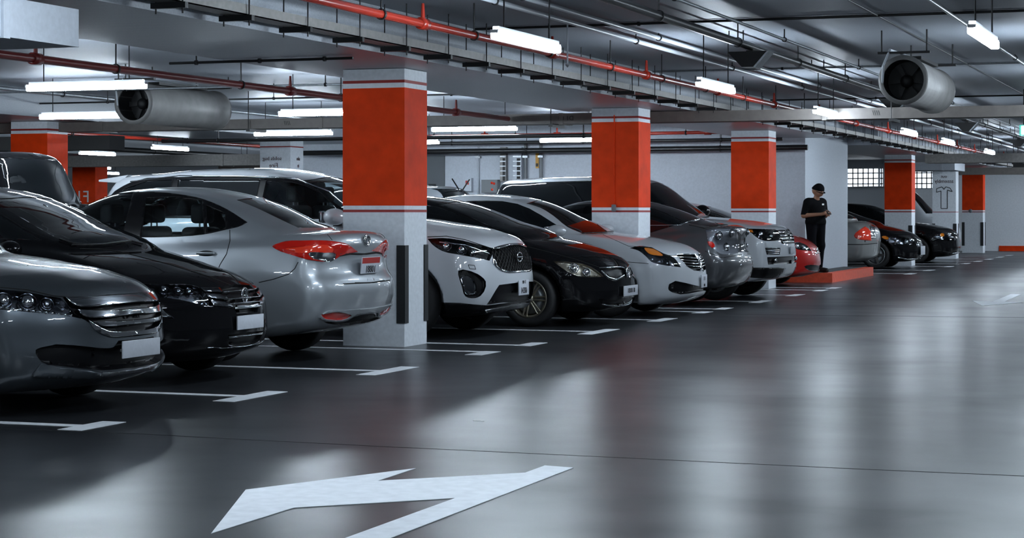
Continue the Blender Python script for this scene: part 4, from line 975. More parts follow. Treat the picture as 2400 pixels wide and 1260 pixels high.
k.strip('grille_chrome', ZS([(1815, 651), (1942, 646), (1994, 742), (1978, 766)]), M['chrome'], .009, .003)
emblem(k, 0, k.on_x(*ZS([(1945, 700)])[0], 0).z, .07, .06, style='ring')
k.cut('lower_intake', ZS([(1765, 856), (1960, 868), (2024, 880, 1), (2015, 900, 1), (1960, 912), (1790, 916), (1760, 895)]), 'pix', M['trim'], -.04, half=True, join=True, sm=3)
k.plate(ZS([(1966, 798), (2005, 786), (2005, 880), (1970, 884)]), .012, rows=[('1 1', .03, .07), ('0 0', -.05, .05)])
k.strip('fender_gap', ZS([(1465, 700), (1540, 706), (1620, 712)]), M['gap'], .0035, 0)
k.strip('hood_gap', ZS([(1300, 510), (1480, 590), (1640, 598), (1750, 655), (1940, 648)]), M['gap'], .0035, 0)
k.cut('windshield', ZS([(760, 290, 1), (880, 262), (980, 300), (1225, 412), (1330, 485, 1), (1250, 502), (1160, 502, 1), (1050, 455), (950, 375), (860, 320)]), 'pix', M['glass_dark'], -.004, half=True, join=True, sm=3, zr=(.95, 1.6))
k.cut('side_window', [(-1.55, 1.05, 1), (-4.0, 1.09, 1), (-3.6, 1.30), (-3.0, 1.385), (-2.2, 1.36)], 'side', M['glass_dark'], -.004)
wiper(k, ZS([(1150, 505), (1290, 500), (1370, 492)]))
wing_mirror(k, -1.55, .98, 1.03, PT['white'], .12, .125, .075)
k.finish(); k.wheels(M['silverrim'])

# 7 ---- dark grey car, rear view
k7 = Car(P7, 'sedan_car', 'dark grey car with clear tail lamps backed in behind the white sedan', -6.31 - 4.5, 26.45, PT['dgrey'], rear=True, h=.032)
k = k7
k.cut('lamp_red', ZR([(660, 690), (700, 690), (725, 730), (700, 745)]), 'pix', M['tailred'], .003, half=True, sm=2)
headlamp(k, ZR([(645, 592, 1), (700, 577), (900, 566, 1), (935, 600), (968, 700), (966, 780, 1), (850, 800), (770, 792), (700, 735), (660, 670)]), [(1685, 552, .055), (1716, 546, .055), (1704, 578, .05)], depth=.03, nm='tail_light', base=M['lampsilver'])
k.strip('spoiler_edge', ZR([(500, 545), (640, 575), (760, 545), (900, 535)]), M['gap'], .008, .0)
k.strip('bumper_gap', ZR([(640, 770), (780, 830), (960, 800)]), M['gap'], .004, 0)
k.cut('rear_window', [(-.58, 1.10), (0, 1.12), (.58, 1.10), (.50, 1.36, 1), (0, 1.39), (-.50, 1.36, 1)], 'rear', M['glass_dark'], -.004, mirror=False, zr=(1.05, 1.6), xr=(-4.3, -2.6))
k.cut('side_window', [(-1.4, 1.06, 1), (-3.75, 1.10), (-3.85, 1.16, 1), (-3.3, 1.31), (-2.6, 1.37), (-2.0, 1.32)], 'side', M['glass_dark'], -.004)
k.strip('window_chrome', [(-3.0, 1.075), (-3.75, 1.085), (-3.86, 1.16)], M['chrome'], .007, .002, 'side')
k.finish(); k.wheels(M['silverrim'])

# 8 ---- tall white SUV
k8 = Car(P8, 'suv_car', 'tall white SUV with black windows behind the second column', -6.17, 28.6, PT['white'], h=.034)
k = k8
headlamp(k, ZR([(940, 578, 1), (1100, 578), (1255, 584, 1), (1275, 600), (1300, 672, 1), (1240, 682), (1120, 672), (1070, 640), (1040, 612), (970, 597)]), [(1783, 547, .05), (1808, 552, .05)], amber=ZR([(965, 583, 1), (1050, 585, 1), (1060, 610, 1), (985, 600, 1)]), base=M['trim'])
for j in range(4): k.cut('grille_bar', ZR([(1268 + j * 14, 600 + j * 29, 1), (1330 + j * 15, 597 + j * 28, 1), (1340 + j * 15, 612 + j * 28, 1), (1275 + j * 14, 616 + j * 29, 1)]), 'pix', M['chrome'], .004, half=True, join=True, sm=1)
k.cut('grille', ZR([(1258, 588, 1), (1332, 588), (1400, 705, 1), (1306, 708, 1)]), 'pix', M['trim'], -.02, half=True, join=True, sm=2)
for j in range(4): k.cut('vent_bar', ZR([(1166 + j * 2, 746 + j * 15, 1), (1290, 744 + j * 15, 1), (1290, 752 + j * 15, 1), (1168 + j * 2, 754 + j * 15, 1)]), 'pix', M['chromed'], .004, half=True, sm=0)
k.cut('side_vent', ZR([(1160, 742, 1), (1295, 740, 1), (1290, 802, 1), (1175, 802, 1)]), 'pix', M['trim'], -.015, half=True, sm=0)
k.cut('lower_intake', ZR([(1178, 824, 1), (1395, 815, 1), (1390, 880, 1), (1186, 888, 1)]), 'pix', M['trim'], -.03, half=True, join=True, sm=2)
p, n = k.hit(*ZR([(1255, 852)])[0])
for my in (1, -1): MB().ball((p.x - .01, p.y * my, p.z), (.03, .035, .035), 12, 8).build('fog_lamp', M['chrome'], k.root)
k.plate(ZR([(1340, 735), (1372, 728), (1374, 795), (1342, 800)]), .012)
k.cut('cladding', [(-.9, .36, 1), (.05, .30, 1), (.05, .42), (-.2, .47), (-.5, .46, 1)], 'side', M['trim'], .003, sm=2)
p, n = k.front_hit(0, .955)
text_mesh('bonnet_lettering', 'RANGE ROVER', .05, M['platetext'], k.root, (p.x + .006, 0, .955), (math.pi / 2 - .45, 0, math.pi / 2))
k.cut('windshield', [(-.80, 1.22), (0, 1.24), (.80, 1.22), (.70, 1.66, 1), (0, 1.70), (-.70, 1.66, 1)], 'front', M['glass_dark'], -.004, mirror=False, zr=(1.15, 1.9), xr=(-2.4, -.9))
k.cut('side_window', [(-1.5, 1.235, 1), (-4.46, 1.25, 1), (-4.40, 1.50), (-4.28, 1.68, 1), (-3.2, 1.715), (-2.3, 1.70), (-2.05, 1.63)], 'side', M['glass_dark'], -.003, sm=3)
k.cut('tail_light', [(-4.74, 1.20, 1), (-4.58, 1.20, 1), (-4.60, .95, 1), (-4.74, .95, 1)], 'side', M['tailbright'], .01, sm=0)
wing_mirror(k, -1.62, 1.07, 1.27, PT['black'], .12, .14, .10)
k.finish(); k.wheels(M['silverrim'])
# ------------------------------------------------------------------ farther cars
def simple_car(P, name, label, X, Y, pt, rear=False, h=.045, extra=None, win=True, side=True):
    k = Car(P, name, label, X - (P['L'] if rear else 0), Y, pt, rear=rear, h=h)
    if extra: extra(k)
    zb = max(p[1] for p in P['lo']) ; zt = max(p[1] for p in P['cab']); cm = P['cm']; xs = [p[0] for p in P['cab']]
    if win:
        w = P['csec'][2][1]
        k.cut('windshield', [(-w * .86, zb + .02), (w * .86, zb + .02), (w * .70, zt - .09, 1), (-w * .70, zt - .09, 1)], 'front', M['glass_dark'], -.004, mirror=False, zr=(zb - .05, zt), sm=1)
        k.cut('rear_window', [(-w * .8, zb + .06), (w * .8, zb + .06), (w * .66, zt - .10, 1), (-w * .66, zt - .10, 1)], 'rear', M['glass_dark'], -.004, mirror=False, zr=(zb - .05, zt), sm=1)
        x1, x0 = max(xs) - .42, min(xs) + .45
        if side: k.cut('side_window', [(x1, zb + .045, 1), (x0, zb + .05, 1), (x0 + .25, zt - .14), (cm, zt - .085), (x1 - .6, zt - .11)], 'side', M['glass_dark'], -.004, sm=2)
    k.finish(); k.wheels(M['silverrim'])
    return k
def red_extra(k):
    headlamp(k, ZR([(1400, 700, 1), (1460, 695), (1520, 720), (1568, 768, 1), (1500, 765), (1420, 742)]), [(1868, 576, .05), (1885, 580, .04)], depth=.03)
    k.cut('grille', ZR([(1600, 705, 1), (1660, 690), (1675, 760), (1660, 800), (1625, 770)]), 'pix', M['trim'], -.02, half=True, sm=2)
    k.strip('grille_rod', ZR([(1620, 730), (1668, 715)]), M['chrome'], .008, .003); k.strip('grille_rod', ZR([(1625, 790), (1672, 770)]), M['chrome'], .008, .003)
    k.cut('lower_intake', ZR([(1500, 905), (1560, 890), (1660, 905, 1), (1650, 945, 1), (1540, 940)]), 'pix', M['trim'], -.02, half=True, join=True, sm=2)
    emblem(k, 0, .60, .06, .045, style='oval')
P9 = dict(P5); simple_car(P9, 'sedan_car', 'bright red sedan parked behind the raised red kerb', -6.78, 33.62, PT['red'], h=.035, extra=red_extra)
PT['champagne'] = paint('paint_champagne', (0.30, 0.30, 0.295), 0.5, 0.36)
ZF = zm(1940, 340, 3.707)
def merc_extra(k):
    k.cut('lamp_white', ZF([(360, 690, 1), (408, 690, 1), (415, 800, 1), (375, 815, 1), (370, 740)]), 'pix', M['chrome'], -.004, half=True, sm=2)
    k.cut('tail_light', ZF([(228, 785), (270, 740), (325, 705, 1), (372, 745), (378, 828, 1), (290, 822), (240, 805)]), 'pix', M['tailbright'], .006, half=True, sm=2)
    k.strip('bumper_gap', ZF([(170, 862), (300, 862), (455, 850)]), M['gap'], .008, 0)
P10 = dict(P6); P10['br'] = .25; simple_car(P10, 'sedan_car', 'silver sedan with triangular red tail lamp right of the stair core', -7.25, 42.35, PT['champagne'], rear=True, h=.04, extra=merc_extra)
def blk_extra(k):
    headlamp(k, ZF([(480, 800, 1), (620, 800), (740, 815), (760, 850, 1), (620, 860), (500, 830)]), [(2100, 567, .05), (2125, 566, .05)], amber=ZF([(470, 795), (525, 797), (530, 812), (480, 808)]), depth=.03)
    k.cut('grille', ZF([(770, 850, 1), (800, 845), (812, 940, 1), (790, 960, 1)]), 'pix', M['chromed'], -.01, half=True, sm=1)
    k.strip('bumper_trim', ZF([(610, 975), (690, 990), (800, 985)]), M['chrome'], .012, .002)
kA = simple_car(P5, 'sedan_car', 'black sedan with glinting headlamps in front of the far orange column', -6.72, 44.9, PT['black'], h=.045, extra=blk_extra)
kA.plate(ZF([(792, 880), (826, 875), (828, 950), (795, 955)]), .012)
def blk2_extra(k):
    headlamp(k, ZF([(905, 800, 1), (1000, 770), (1080, 785), (1130, 790, 1), (1100, 830), (980, 815)]), [(2225, 551, .05)], amber=ZF([(978, 770), (1010, 768), (1012, 788), (980, 790)]), depth=.03)
    k.strip('bumper_trim', ZF([(1080, 940), (1150, 930)]), M['chrome'], .012, .002)
simple_car(P6, 'sedan_car', 'black sedan before the far white column with the hammer drawing', -6.60, 50.3, PT['black'], h=.05, extra=blk2_extra)
PV = dict(P8); PV.update(L=4.9, W=1.9, r=.34, cm=-2.2, lo=[(-.2, .25), (-.03, .35), (0, .6), (-.05, .85), (-.25, 1.0), (-.7, 1.15), (-4.5, 1.2), (-4.85, 1.1), (-4.9, .6), (-4.7, .3), (-.8, .26)],
    cab=[(-.5, .95), (-.6, 1.1), (-.95, 1.5), (-1.35, 1.88), (-1.9, 1.98), (-3.2, 2.0), (-4.5, 1.97), (-4.8, 1.6), (-4.85, 1.1), (-4.6, .9)], sec=sec(1.9), csec=[(0, .9), (1.1, .89), (1.3, .86), (1.7, .80), (2.1, .74)])
simple_car(PV, 'white_van', 'white van squeezed between the far black sedan and the end column', -7.55, 57.6, PT['white'], h=.055, side=False)
simple_car(PV, 'white_van', 'white van roof seen between the far orange and white columns', -12.6, 60.5, PT['white'], rear=False, h=.06, side=False)
simple_car(P6, 'sedan_car', 'pale grey sedan roof behind the silver sedan in the second row', -12.2, 49.5, PT['silver'], h=.06)
PB = dict(P8); PB['cab'] = [(x, z if z < 1.1 else z + .10) for x, z in P8['cab']]; PB['csec'] = [(z, w - .07) for z, w in P8['csec']]; PB['sec'] = [(z, w - .11) for z, w in P8['sec']]; PB['W'] = 1.76; simple_car(PB, 'suv_car', 'black SUV at the far left edge in front of the orange column', -11.12, 17.22, PT['black'], rear=True, h=.045)
kS = simple_car(P4, 'suv_car', 'silver SUV roof with two short aerials behind the nearest column', -11.4, 29.4, PT['silver'], rear=True, h=.05)
for s_ in (-1, 1): MB().cyl((-4.5, .3 * s_ * .3, 1.62), (-4.5 - s_ * .0, .3 * s_ * .3 + s_ * .28, 1.78), .012, 6).build('aerial', M['trim'], kS.root)

# ------------------------------------------------------------------ raised kerb island
isl = empty('kerb_island', (-7.2, 37.3, 0)); tag(isl, 'raised island with bright orange-red kerb at the foot of the stair core', 'kerb')
MB().prism([(-8.1, 35.10), (-6.88, 35.32), (-6.88, 39.55), (-7.455, 39.55), (-7.455, 35.745), (-8.1, 35.745)], 0.0, 0.17).build('kerb_stone', M['curb'], isl).location = (7.2, -37.3, 0)
MB().prism([(-7.95, 35.30), (-7.04, 35.47), (-7.04, 39.45), (-7.455, 39.45), (-7.455, 35.745), (-7.95, 35.745)], 0.1705, 0.175).build('island_top', M['slab'], isl).location = (7.2, -37.3, 0)
o = MB().prism([(1.2, 0), (0, 0), (1.2, .42)], -.06, .06, 'xz').build('wheel_wedge', M['white'], None); o.location = (-8.9, 31.95, 0.004)
tag(o, 'white wedge-shaped block on the floor beside the third column foot', 'wheel stop'); o.scale = (.6, 1, .4)

# ------------------------------------------------------------------ ceiling services
def pipe(name, pts, r, m, label, hang=None, hm=None, cat='pipe', joints=(), n=10):
    a = Vector(pts[0]); e = empty(name, a); tag(e, label, cat)
    MB().path([Vector(p) - a for p in pts], r, n).build('pipe_run', m, e)
    if hang:
        h = (hm or M['dark'])
        for t in hang:
            p = Vector(t) - a; g = MB().cyl(p + Vector((0, 0, r)), p + Vector((0, 0, CEIL - t[2])), .007, 6)
            g.lathe([(r + .010, -.012), (r + .010, .012), (r + .003, .012), (r + .003, -.012)], p, 'y' if abs(pts[-1][1] - pts[0][1]) > abs(pts[-1][0] - pts[0][0]) else 'x', 14, True)
            g.build('hanger', h, e)
    for t in joints:
        p = Vector(t) - a; ax = 'y' if abs(pts[-1][1] - pts[0][1]) > abs(pts[-1][0] - pts[0][0]) else 'x'
        MB().lathe([(r, -.06), (r + .014, -.06), (r + .014, .06), (r, .06)], p, ax, 14).cyl(p, p + Vector((0, 0, .16)), .022, 8, .012).build('sprinkler_joint', m, e)
    return e
ys = [4.0 + 1.9 * i for i in range(30)]
pipe('fire_pipe', [(-6.0, -6, 2.73), (-6.0, 64, 2.73)], .033, M['redpipe'], 'red fire sprinkler pipe running along the flat beam over the lane edge', [(-6.0, y, 2.73) for y in ys], joints=[(-6.0, 5.0 + 3.1 * i, 2.73) for i in range(18)])
pr = atX(400, 178, -9.4)
pipe('fire_pipe', [(-9.4, -4, pr.z), (-9.4, 25.4, pr.z)], .036, M['maroon'], 'dark red pipe crossing above the parked cars at left', [(-9.4, 3.6 + 2.35 * i, pr.z) for i in range(9)], joints=[(-9.4, 4.7 + 4.7 * i, pr.z) for i in range(5)])
pipe('black_pipe', [(-4.29, -5, 2.80), (-4.29, 60, 2.80)], .036, M['blackpipe'], 'thick black pipe under the lane ceiling', [(-4.29, 2 + 2.6 * i, 2.80) for i in range(22)])
for i, (x, z, r, m, nm) in enumerate([(-5.55, 2.93, .022, 'whitepipe', 'pale conduit running beside the red pipe, closest to it'), (-5.32, 2.955, .022, 'whitepipe', 'pale conduit running beside the red pipe, second from it'), (-4.62, 2.90, .016, 'steel', 'thin grey conduit left of the thick black pipe'), (-4.48, 2.86, .014, 'dark', 'thin dark conduit tight to the thick black pipe'), (-4.08, 2.90, .014, 'steel', 'thin grey conduit right of the thick black pipe'), (-2.35, 2.965, .018, 'steel', 'grey conduit at the right side of the lane ceiling'), (-3.0, 2.985, .008, 'dark', 'thin dark cable along the middle of the lane ceiling')]):
    pipe('conduit', [(x, -5, z), (x, 62, z)], r, M[m], nm, [(x, 3 + 3.9 * j, z) for j in range(14)] if r > .01 else None, cat='conduit', n=8)
for i, (y, z, x0, x1, m) in enumerate([(17.45, 2.985, -6.8, 4, 'dark'), (15.6, 2.59, -9.0, -7.2, 'dark'), (23.5, 2.985, -6.8, 4, 'steel'), (30.0, 2.98, -6.8, 4, 'dark'), (13.5, 2.66, -14, -8.6, 'whitepipe'), (14.6, 2.75, -16, -8.6, 'whitepipe'), (20.3, 2.70, -16, -8.6, 'steel'), (24.1, 2.80, -16, -8.6, 'dark'), (34.5, 2.55, -15, -7.6, 'blackpipe'), (35.2, 2.42, -18, -7.3, 'blackpipe')]):
    r = .05 if y > 35 else (.03 if y > 34 else .012)
    pipe('cross_conduit', [(x0, y, z), (x1, y, z)], r, M[m], 'conduit crossing the ceiling from side to side, %s from the camera' % ordw[i], [(x0 + (x1 - x0) * t, y, z) for t in (.15, .5, .85)], cat='conduit', n=8)
pipe('fire_pipe', [(-15, 33.9, 2.66), (-7.6, 33.9, 2.66)], .03, M['redpipe'], 'red pipe with sprinkler heads crossing before the white core wall', [(-14 + 1.6 * i, 33.9, 2.66) for i in range(4)], joints=[(-13 + 1.4 * i, 33.9, 2.66) for i in range(4)])
# cable tray under the beam edge, on trapeze brackets
tr = empty('cable_tray', (-6.62, 0, 2.64)); tag(tr, 'grey-brown cable tray on black trapeze brackets along the beam edge', 'cable tray')
MB().box(-.085, .085, -5, 62, 0, .008).box(-.085, -.078, -5, 62, 0, .075).box(.078, .085, -5, 62, 0, .075).build('tray_channel', M['tray'], tr)
for x_ in (-.03, .03): MB().cyl((x_, -5, .03), (x_, 62, .03), .017, 6).build('cable', M['dark'], tr)
bproto = None
for i in range(58):
    y = 11.47 - .93 * 8 + .93 * i
    b = MB().box(-.13, .13, y - .02, y + .02, -.04, -.001).cyl((-.10, y, -.075), (-.10, y, CEIL - 2.645), .006, 6).cyl((.10, y, -.075), (.10, y, CEIL - 2.645), .006, 6).build('bracket', M['dark'], tr) if bproto is None else None
    if bproto is None: bproto = b; by = y
    else:
        c = bproto.copy(); COL.objects.link(c); c.parent = tr; c.location = (0, y - by, 0)
# big white duct at upper left
dd = empty('air_duct', (-7.0, 4, 2.2)); tag(dd, 'white rectangular air duct at the upper left corner', 'duct')
MB().box(-1.1, .78, -9, 5.76, 0, .215).build('duct_casing', M['wall'], dd)
for y_ in (5.0, 3.0): MB().box(-1.12, .80, y_, y_ + .06, -.01, .22).build('flange', M['wall'], dd)
MB().box(-1.1, .74, -9, 5.3, .2155, .355).build('insulation', M['wall'], dd)
# crosswise brown duct
bd = empty('air_duct', (-6, 25.7, 2.46)); tag(bd, 'long flat brown-grey duct crossing the whole ceiling', 'duct')
MB().box(-14, 10, -.2, .2, 0, .14).build('duct_casing', M['duct'], bd)
for i in range(7): MB().box(-13.5 + i * 3.6, -13.44 + i * 3.6, -.21, .21, -.01, .145).build('flange', M['duct'], bd)
for i in range(5):
    MB().cyl((-12 + i * 4.6, -.24, -.03), (-12 + i * 4.6, -.24, CEIL - 2.46), .007, 6).box(-12.03 + i * 4.6, -11.97 + i * 4.6, -.26, .26, -.04, -.001).build('hanger', M['dark'], bd)
    text_mesh('stencil', '////' if i % 2 else 'D1 04', .09, M['black'], bd, (-11 + i * 4.2, -.202, .07), (math.pi / 2, 0, 0))
pipe('black_pipe', [(-16, 27.5, 2.38), (-8.6, 27.5, 2.38)], .03, M['blackpipe'], 'black pipe behind the crosswise tube lights', [(-15, 27.5, 2.38), (-12, 27.5, 2.38), (-9, 27.5, 2.38)])
# rectangular services farther back (second lane and beyond the core)
for i, (x0, x1, y0, y1, z0, z1, m, t) in enumerate([(-24, -18.5, 30, 30.5, 2.35, 2.6, 'black', 'black duct'), (-30, -18.5, 39.3, 39.8, 2.3, 2.55, 'tray', 'grey duct'), (-24, -19, 44, 44.6, 2.2, 2.55, 'duct', 'brown duct'), (-6.6, 2.5, 44.5, 45.1, 2.35, 2.55, 'tray', 'grey duct'), (-8.4, -6.95, 52, 54, 2.35, 2.55, 'wall', 'white duct box'), (-8.0, 3, 58.6, 59.1, 2.35, 2.55, 'duct', 'brown duct'), (-9, 3, 64.6, 65.2, 2.62, 2.9, 'black', 'black duct')]):
    e = empty('air_duct', ((x0 + x1) / 2, y0, z0)); tag(e, '%s high across the ceiling, %s from the camera of the back ducts' % (t, ordw[i]), 'duct')
    MB().box((x0 - x1) / 2, (x1 - x0) / 2, 0, y1 - y0, 0, z1 - z0).build('duct_casing', M[m], e)
    for q_ in (-.25, .25): MB().box((x1 - x0) * q_, (x1 - x0) * q_ + .06, -.01, y1 - y0 + .01, -.01, z1 - z0 + .01).build('flange', M[m], e)
    for s_ in (-.35, .35): MB().cyl(((x1 - x0) * s_, .1, z1 - z0), ((x1 - x0) * s_, .1, CEIL - z0), .008, 6).build('hanger', M['dark'], e)
for i, (x, z, r, m) in enumerate([(-18.4, 2.7, .05, 'blackpipe'), (-20.8, 2.75, .035, 'redpipe'), (-24.2, 2.7, .06, 'blackpipe'), (-9.85, 2.87, .02, 'whitepipe'), (-15.3, 2.89, .03, 'steel')]):
    y1 = 62 if x < -18 else 35.5
    pipe('back_pipe', [(x, 2, z), (x, y1, z)], r, M[m], 'pipe over the back rows, %s counted from the nearest column' % ordw[[2, 3, 4, 0, 1][i]], [(x, 6 + 4.4 * j, z) for j in range(int((y1 - 6) / 4.4))])
# black wedge fixtures on the black pipe line
def wedge(y, i):
    e = empty('wedge_fixture', (-4.29, y, 2.68)); tag(e, 'black wedge-shaped fixture under the black pipe, %s from the camera' % ordw[i], 'fixture', 'black wedge fixtures')
    MB().prism([(-.20, .07), (-.06, -.075), (.05, -.075), (.18, .07)], -.10, .10, 'xz').build('hood', M['black'], e)
    MB().box(-.03, .03, -.05, .05, .07, .083).build('clamp', M['dark'], e); MB().prism([(.05, -.075), (.18, .07), (.20, .07), (.065, -.085)], -.11, .11, 'xz').build('rim', M['steel'], e)
for i, y in enumerate([10.4, 18.1, 26.3, 33.6, 41.8, 49.9]): wedge(y, i)
# jet fans
def jet_fan(loc, rz, R, L, label):
    e = empty('jet_fan', loc, rz); tag(e, label, 'fan')
    MB().lathe([(R * .86, -L / 2), (R * 1.05, -L / 2), (R * 1.05, -L / 2 + .05), (R, -L / 2 + .055), (R, L / 2 - .055), (R * 1.05, L / 2 - .05), (R * 1.05, L / 2), (R * .86, L / 2), (R * .86, -L / 2)], (0, 0, 0), 'x', 40).build('casing', M['fan'], e)
    for s_ in (-1, 1): MB().lathe([(R * .855, s_ * (L / 2 - .30)), (0.01, s_ * (L / 2 - .30))], axis='x', n=32).build('dark_core', M['black'], e)
    MB().ball((-L / 2 + .22, 0, 0), (.06, R * .28, R * .28), 16, 10).build('hub', M['black'], e)
    MB().lathe([(R * .858, -L / 2 + .02), (R * .858, L / 2 - .02)], axis='x', n=32).build('lining', M['black'], e)
    for k_ in range(6):
        a = k_ * math.pi / 3; MB().prism([(R * .2 * math.cos(a - .3), R * .2 * math.sin(a - .3)), (R * .82 * math.cos(a - .16), R * .82 * math.sin(a - .16)), (R * .82 * math.cos(a + .16), R * .82 * math.sin(a + .16)), (R * .2 * math.cos(a + .3), R * .2 * math.sin(a + .3))], -L / 2 + .24, -L / 2 + .25, 'yz').build('blade', M['black'], e)
    for s_ in (-1, 1): MB().box(s_ * (L / 2 - .045) - .025, s_ * (L / 2 - .045) + .025, -R * 1.1, R * 1.1, R * 1.12, R * 1.22).build('bracket', M['dark'], e)
    for sx in (-1, 1):
        for sy in (-1, 1): MB().cyl((sx * (L / 2 - .05), sy * R * .95, R * 1.2), (sx * (L / 2 - .05), sy * R * .95, CEIL - loc[2]), .008, 6).build('rod', M['dark'], e)
    MB().box(-L * .3, L * .3, -R * .5, R * .5, R * .98, R * 1.12).build('mount_plate', M['dark'], e)
    MB().path([(-L / 2 + .02, R * .9, -R * .2), (-L / 2 - .06, R * .8, R * .6), (-L / 2 + .05, R * .6, R * 1.3), (L * .35, R * .3, R * 1.32)], .012, 8).build('cable_loop', M['whitepipe'], e)
pf = atz(2117, 187, 2.52)
jet_fan((pf.x, pf.y + .95, 2.52), math.pi / 2, .225, 1.9, 'round grey jet fan hanging under the ceiling at upper right')
pl_ = atz(312, 241, 2.57)
jet_fan((pl_.x, pl_.y + 1.0, 2.57), math.pi / 2, .245, 2.0, 'round grey jet fan hanging over the parked cars at upper left')
# small ceiling things
for i, (px_, py_, z) in enumerate([(1690, 250, 2.9), (2000, 275, 2.9), (1330, 150, 2.62)]):
    p = atz(px_, py_, z); e = empty('sprinkler_head', p); tag(e, 'small sprinkler head below the ceiling, %s from the left' % ordw[i], 'sprinkler')
    MB().cyl((0, 0, 0), (0, 0, CEIL - z), .008, 6).build('drop', M['whitepipe'], e); MB().lathe([(.004, 0), (.02, -.004), (.02, -.01), (.004, -.03)], axis='z', n=10).build('rosette', M['steel'], e)
ex = atz(2400, 305, 2.42)
e = empty('exit_sign', ex); tag(e, 'green and white illuminated exit sign hanging at the right edge', 'sign')
MB().box(-.06, .40, -.02, .02, -.075, .075).build('sign_box', M['exitg'], e); MB().box(-.035, .30, -.024, -.0201, -.06, .06).build('sign_panel', M['exitw'], e)
for s_ in (0.0, .3): MB().cyl((s_, 0, .075), (s_, 0, CEIL - 2.42), .012, 6).build('drop_rod', M['dark'], e)

# ------------------------------------------------------------------ things on the core wall
WY = 35.745
def wall_box(name, m, x0, y0, x1, y1, d, label, cat):
    a = atY(x0, y1, WY); b = atY(x1, y0, WY)
    e = empty(name, ((a.x + b.x) / 2, WY, a.z)); w = (b.x - a.x) / 2; h = b.z - a.z; tag(e, label, cat)
    MB().box(-w, w, -d, 0, 0, h).build('case', m, e)
    return e, w, h
e, w, h = wall_box('control_cabinet', M['boxgrey'], 1136, 421, 1173, 452, .18, 'grey control cabinet with red lamps on the white core wall', 'cabinet')
MB().box(-w * .9, w * .9, -.19, -.181, h * .08, h * .92).build('door', M['boxgrey'], e)
for (a, b) in ((.28, .75), (.42, .70), (.30, .25)): MB().ball((w * (a * 2 - .2), -.195, h * b), (.025, .02, .025), 10, 6).build('red_lamp', M['tailbright'], e)
e, w, h = wall_box('alarm_box', M['wall'], 1090, 417, 1109, 448, .10, 'small pale alarm box with red mark on the core wall', 'alarm box')
MB().box(-w * .4, w * .4, -.105, -.1005, h * .5, h * .8).build('red_mark', M['red'], e)
e, w, h = wall_box('warning_sign', M['yellow'], 1256, 356, 1263, 394, .02, 'narrow yellow sign plate on the core wall', 'sign')
MB().box(-w * .7, w * .7, -.024, -.0201, h * .1, h * .3).build('printed_bar', M['black'], e)
for i, (x0, x1, y0, y1, m, t) in enumerate([(1176, 1190, 345, 425, 'tray', 'grey riser duct with a dark slot'), (1207, 1226, 345, 425, 'wall', 'pale ladder-like riser tray')]):
    e, w, h = wall_box('riser', M[m], x0, y0, x1, y1, .10, t + ' on the core wall', 'riser')
    MB().box(-w * .1, w * .75, -.104, -.1001, h * .02, h * .68).build('dark_slot', M['black'], e)
    for j in range(6): MB().box(-w, w, -.112, -.1045, h * (.15 + j * .14), h * (.15 + j * .14) + .02).build('rung', M['steel'], e)
for i, x in enumerate((1232, 1268, 1121)):
    p = atY(x, 420, WY - .05); e = empty('wall_pipe', (p.x, WY - .05, 0)); tag(e, 'vertical pipe on the core wall, %s counted from the cabinet' % ordw[i], 'pipe')
    MB().cyl((0, 0, 0), (0, 0, 2.6), .035 if i < 2 else .012, 10).build('pipe_run', M['boxgrey'] if i < 2 else M['wall'], e)
    for z in (.6, 1.5, 2.3): MB().box(-.05, .05, -.045, .045, z, z + .04).build('clamp', M['steel'], e)

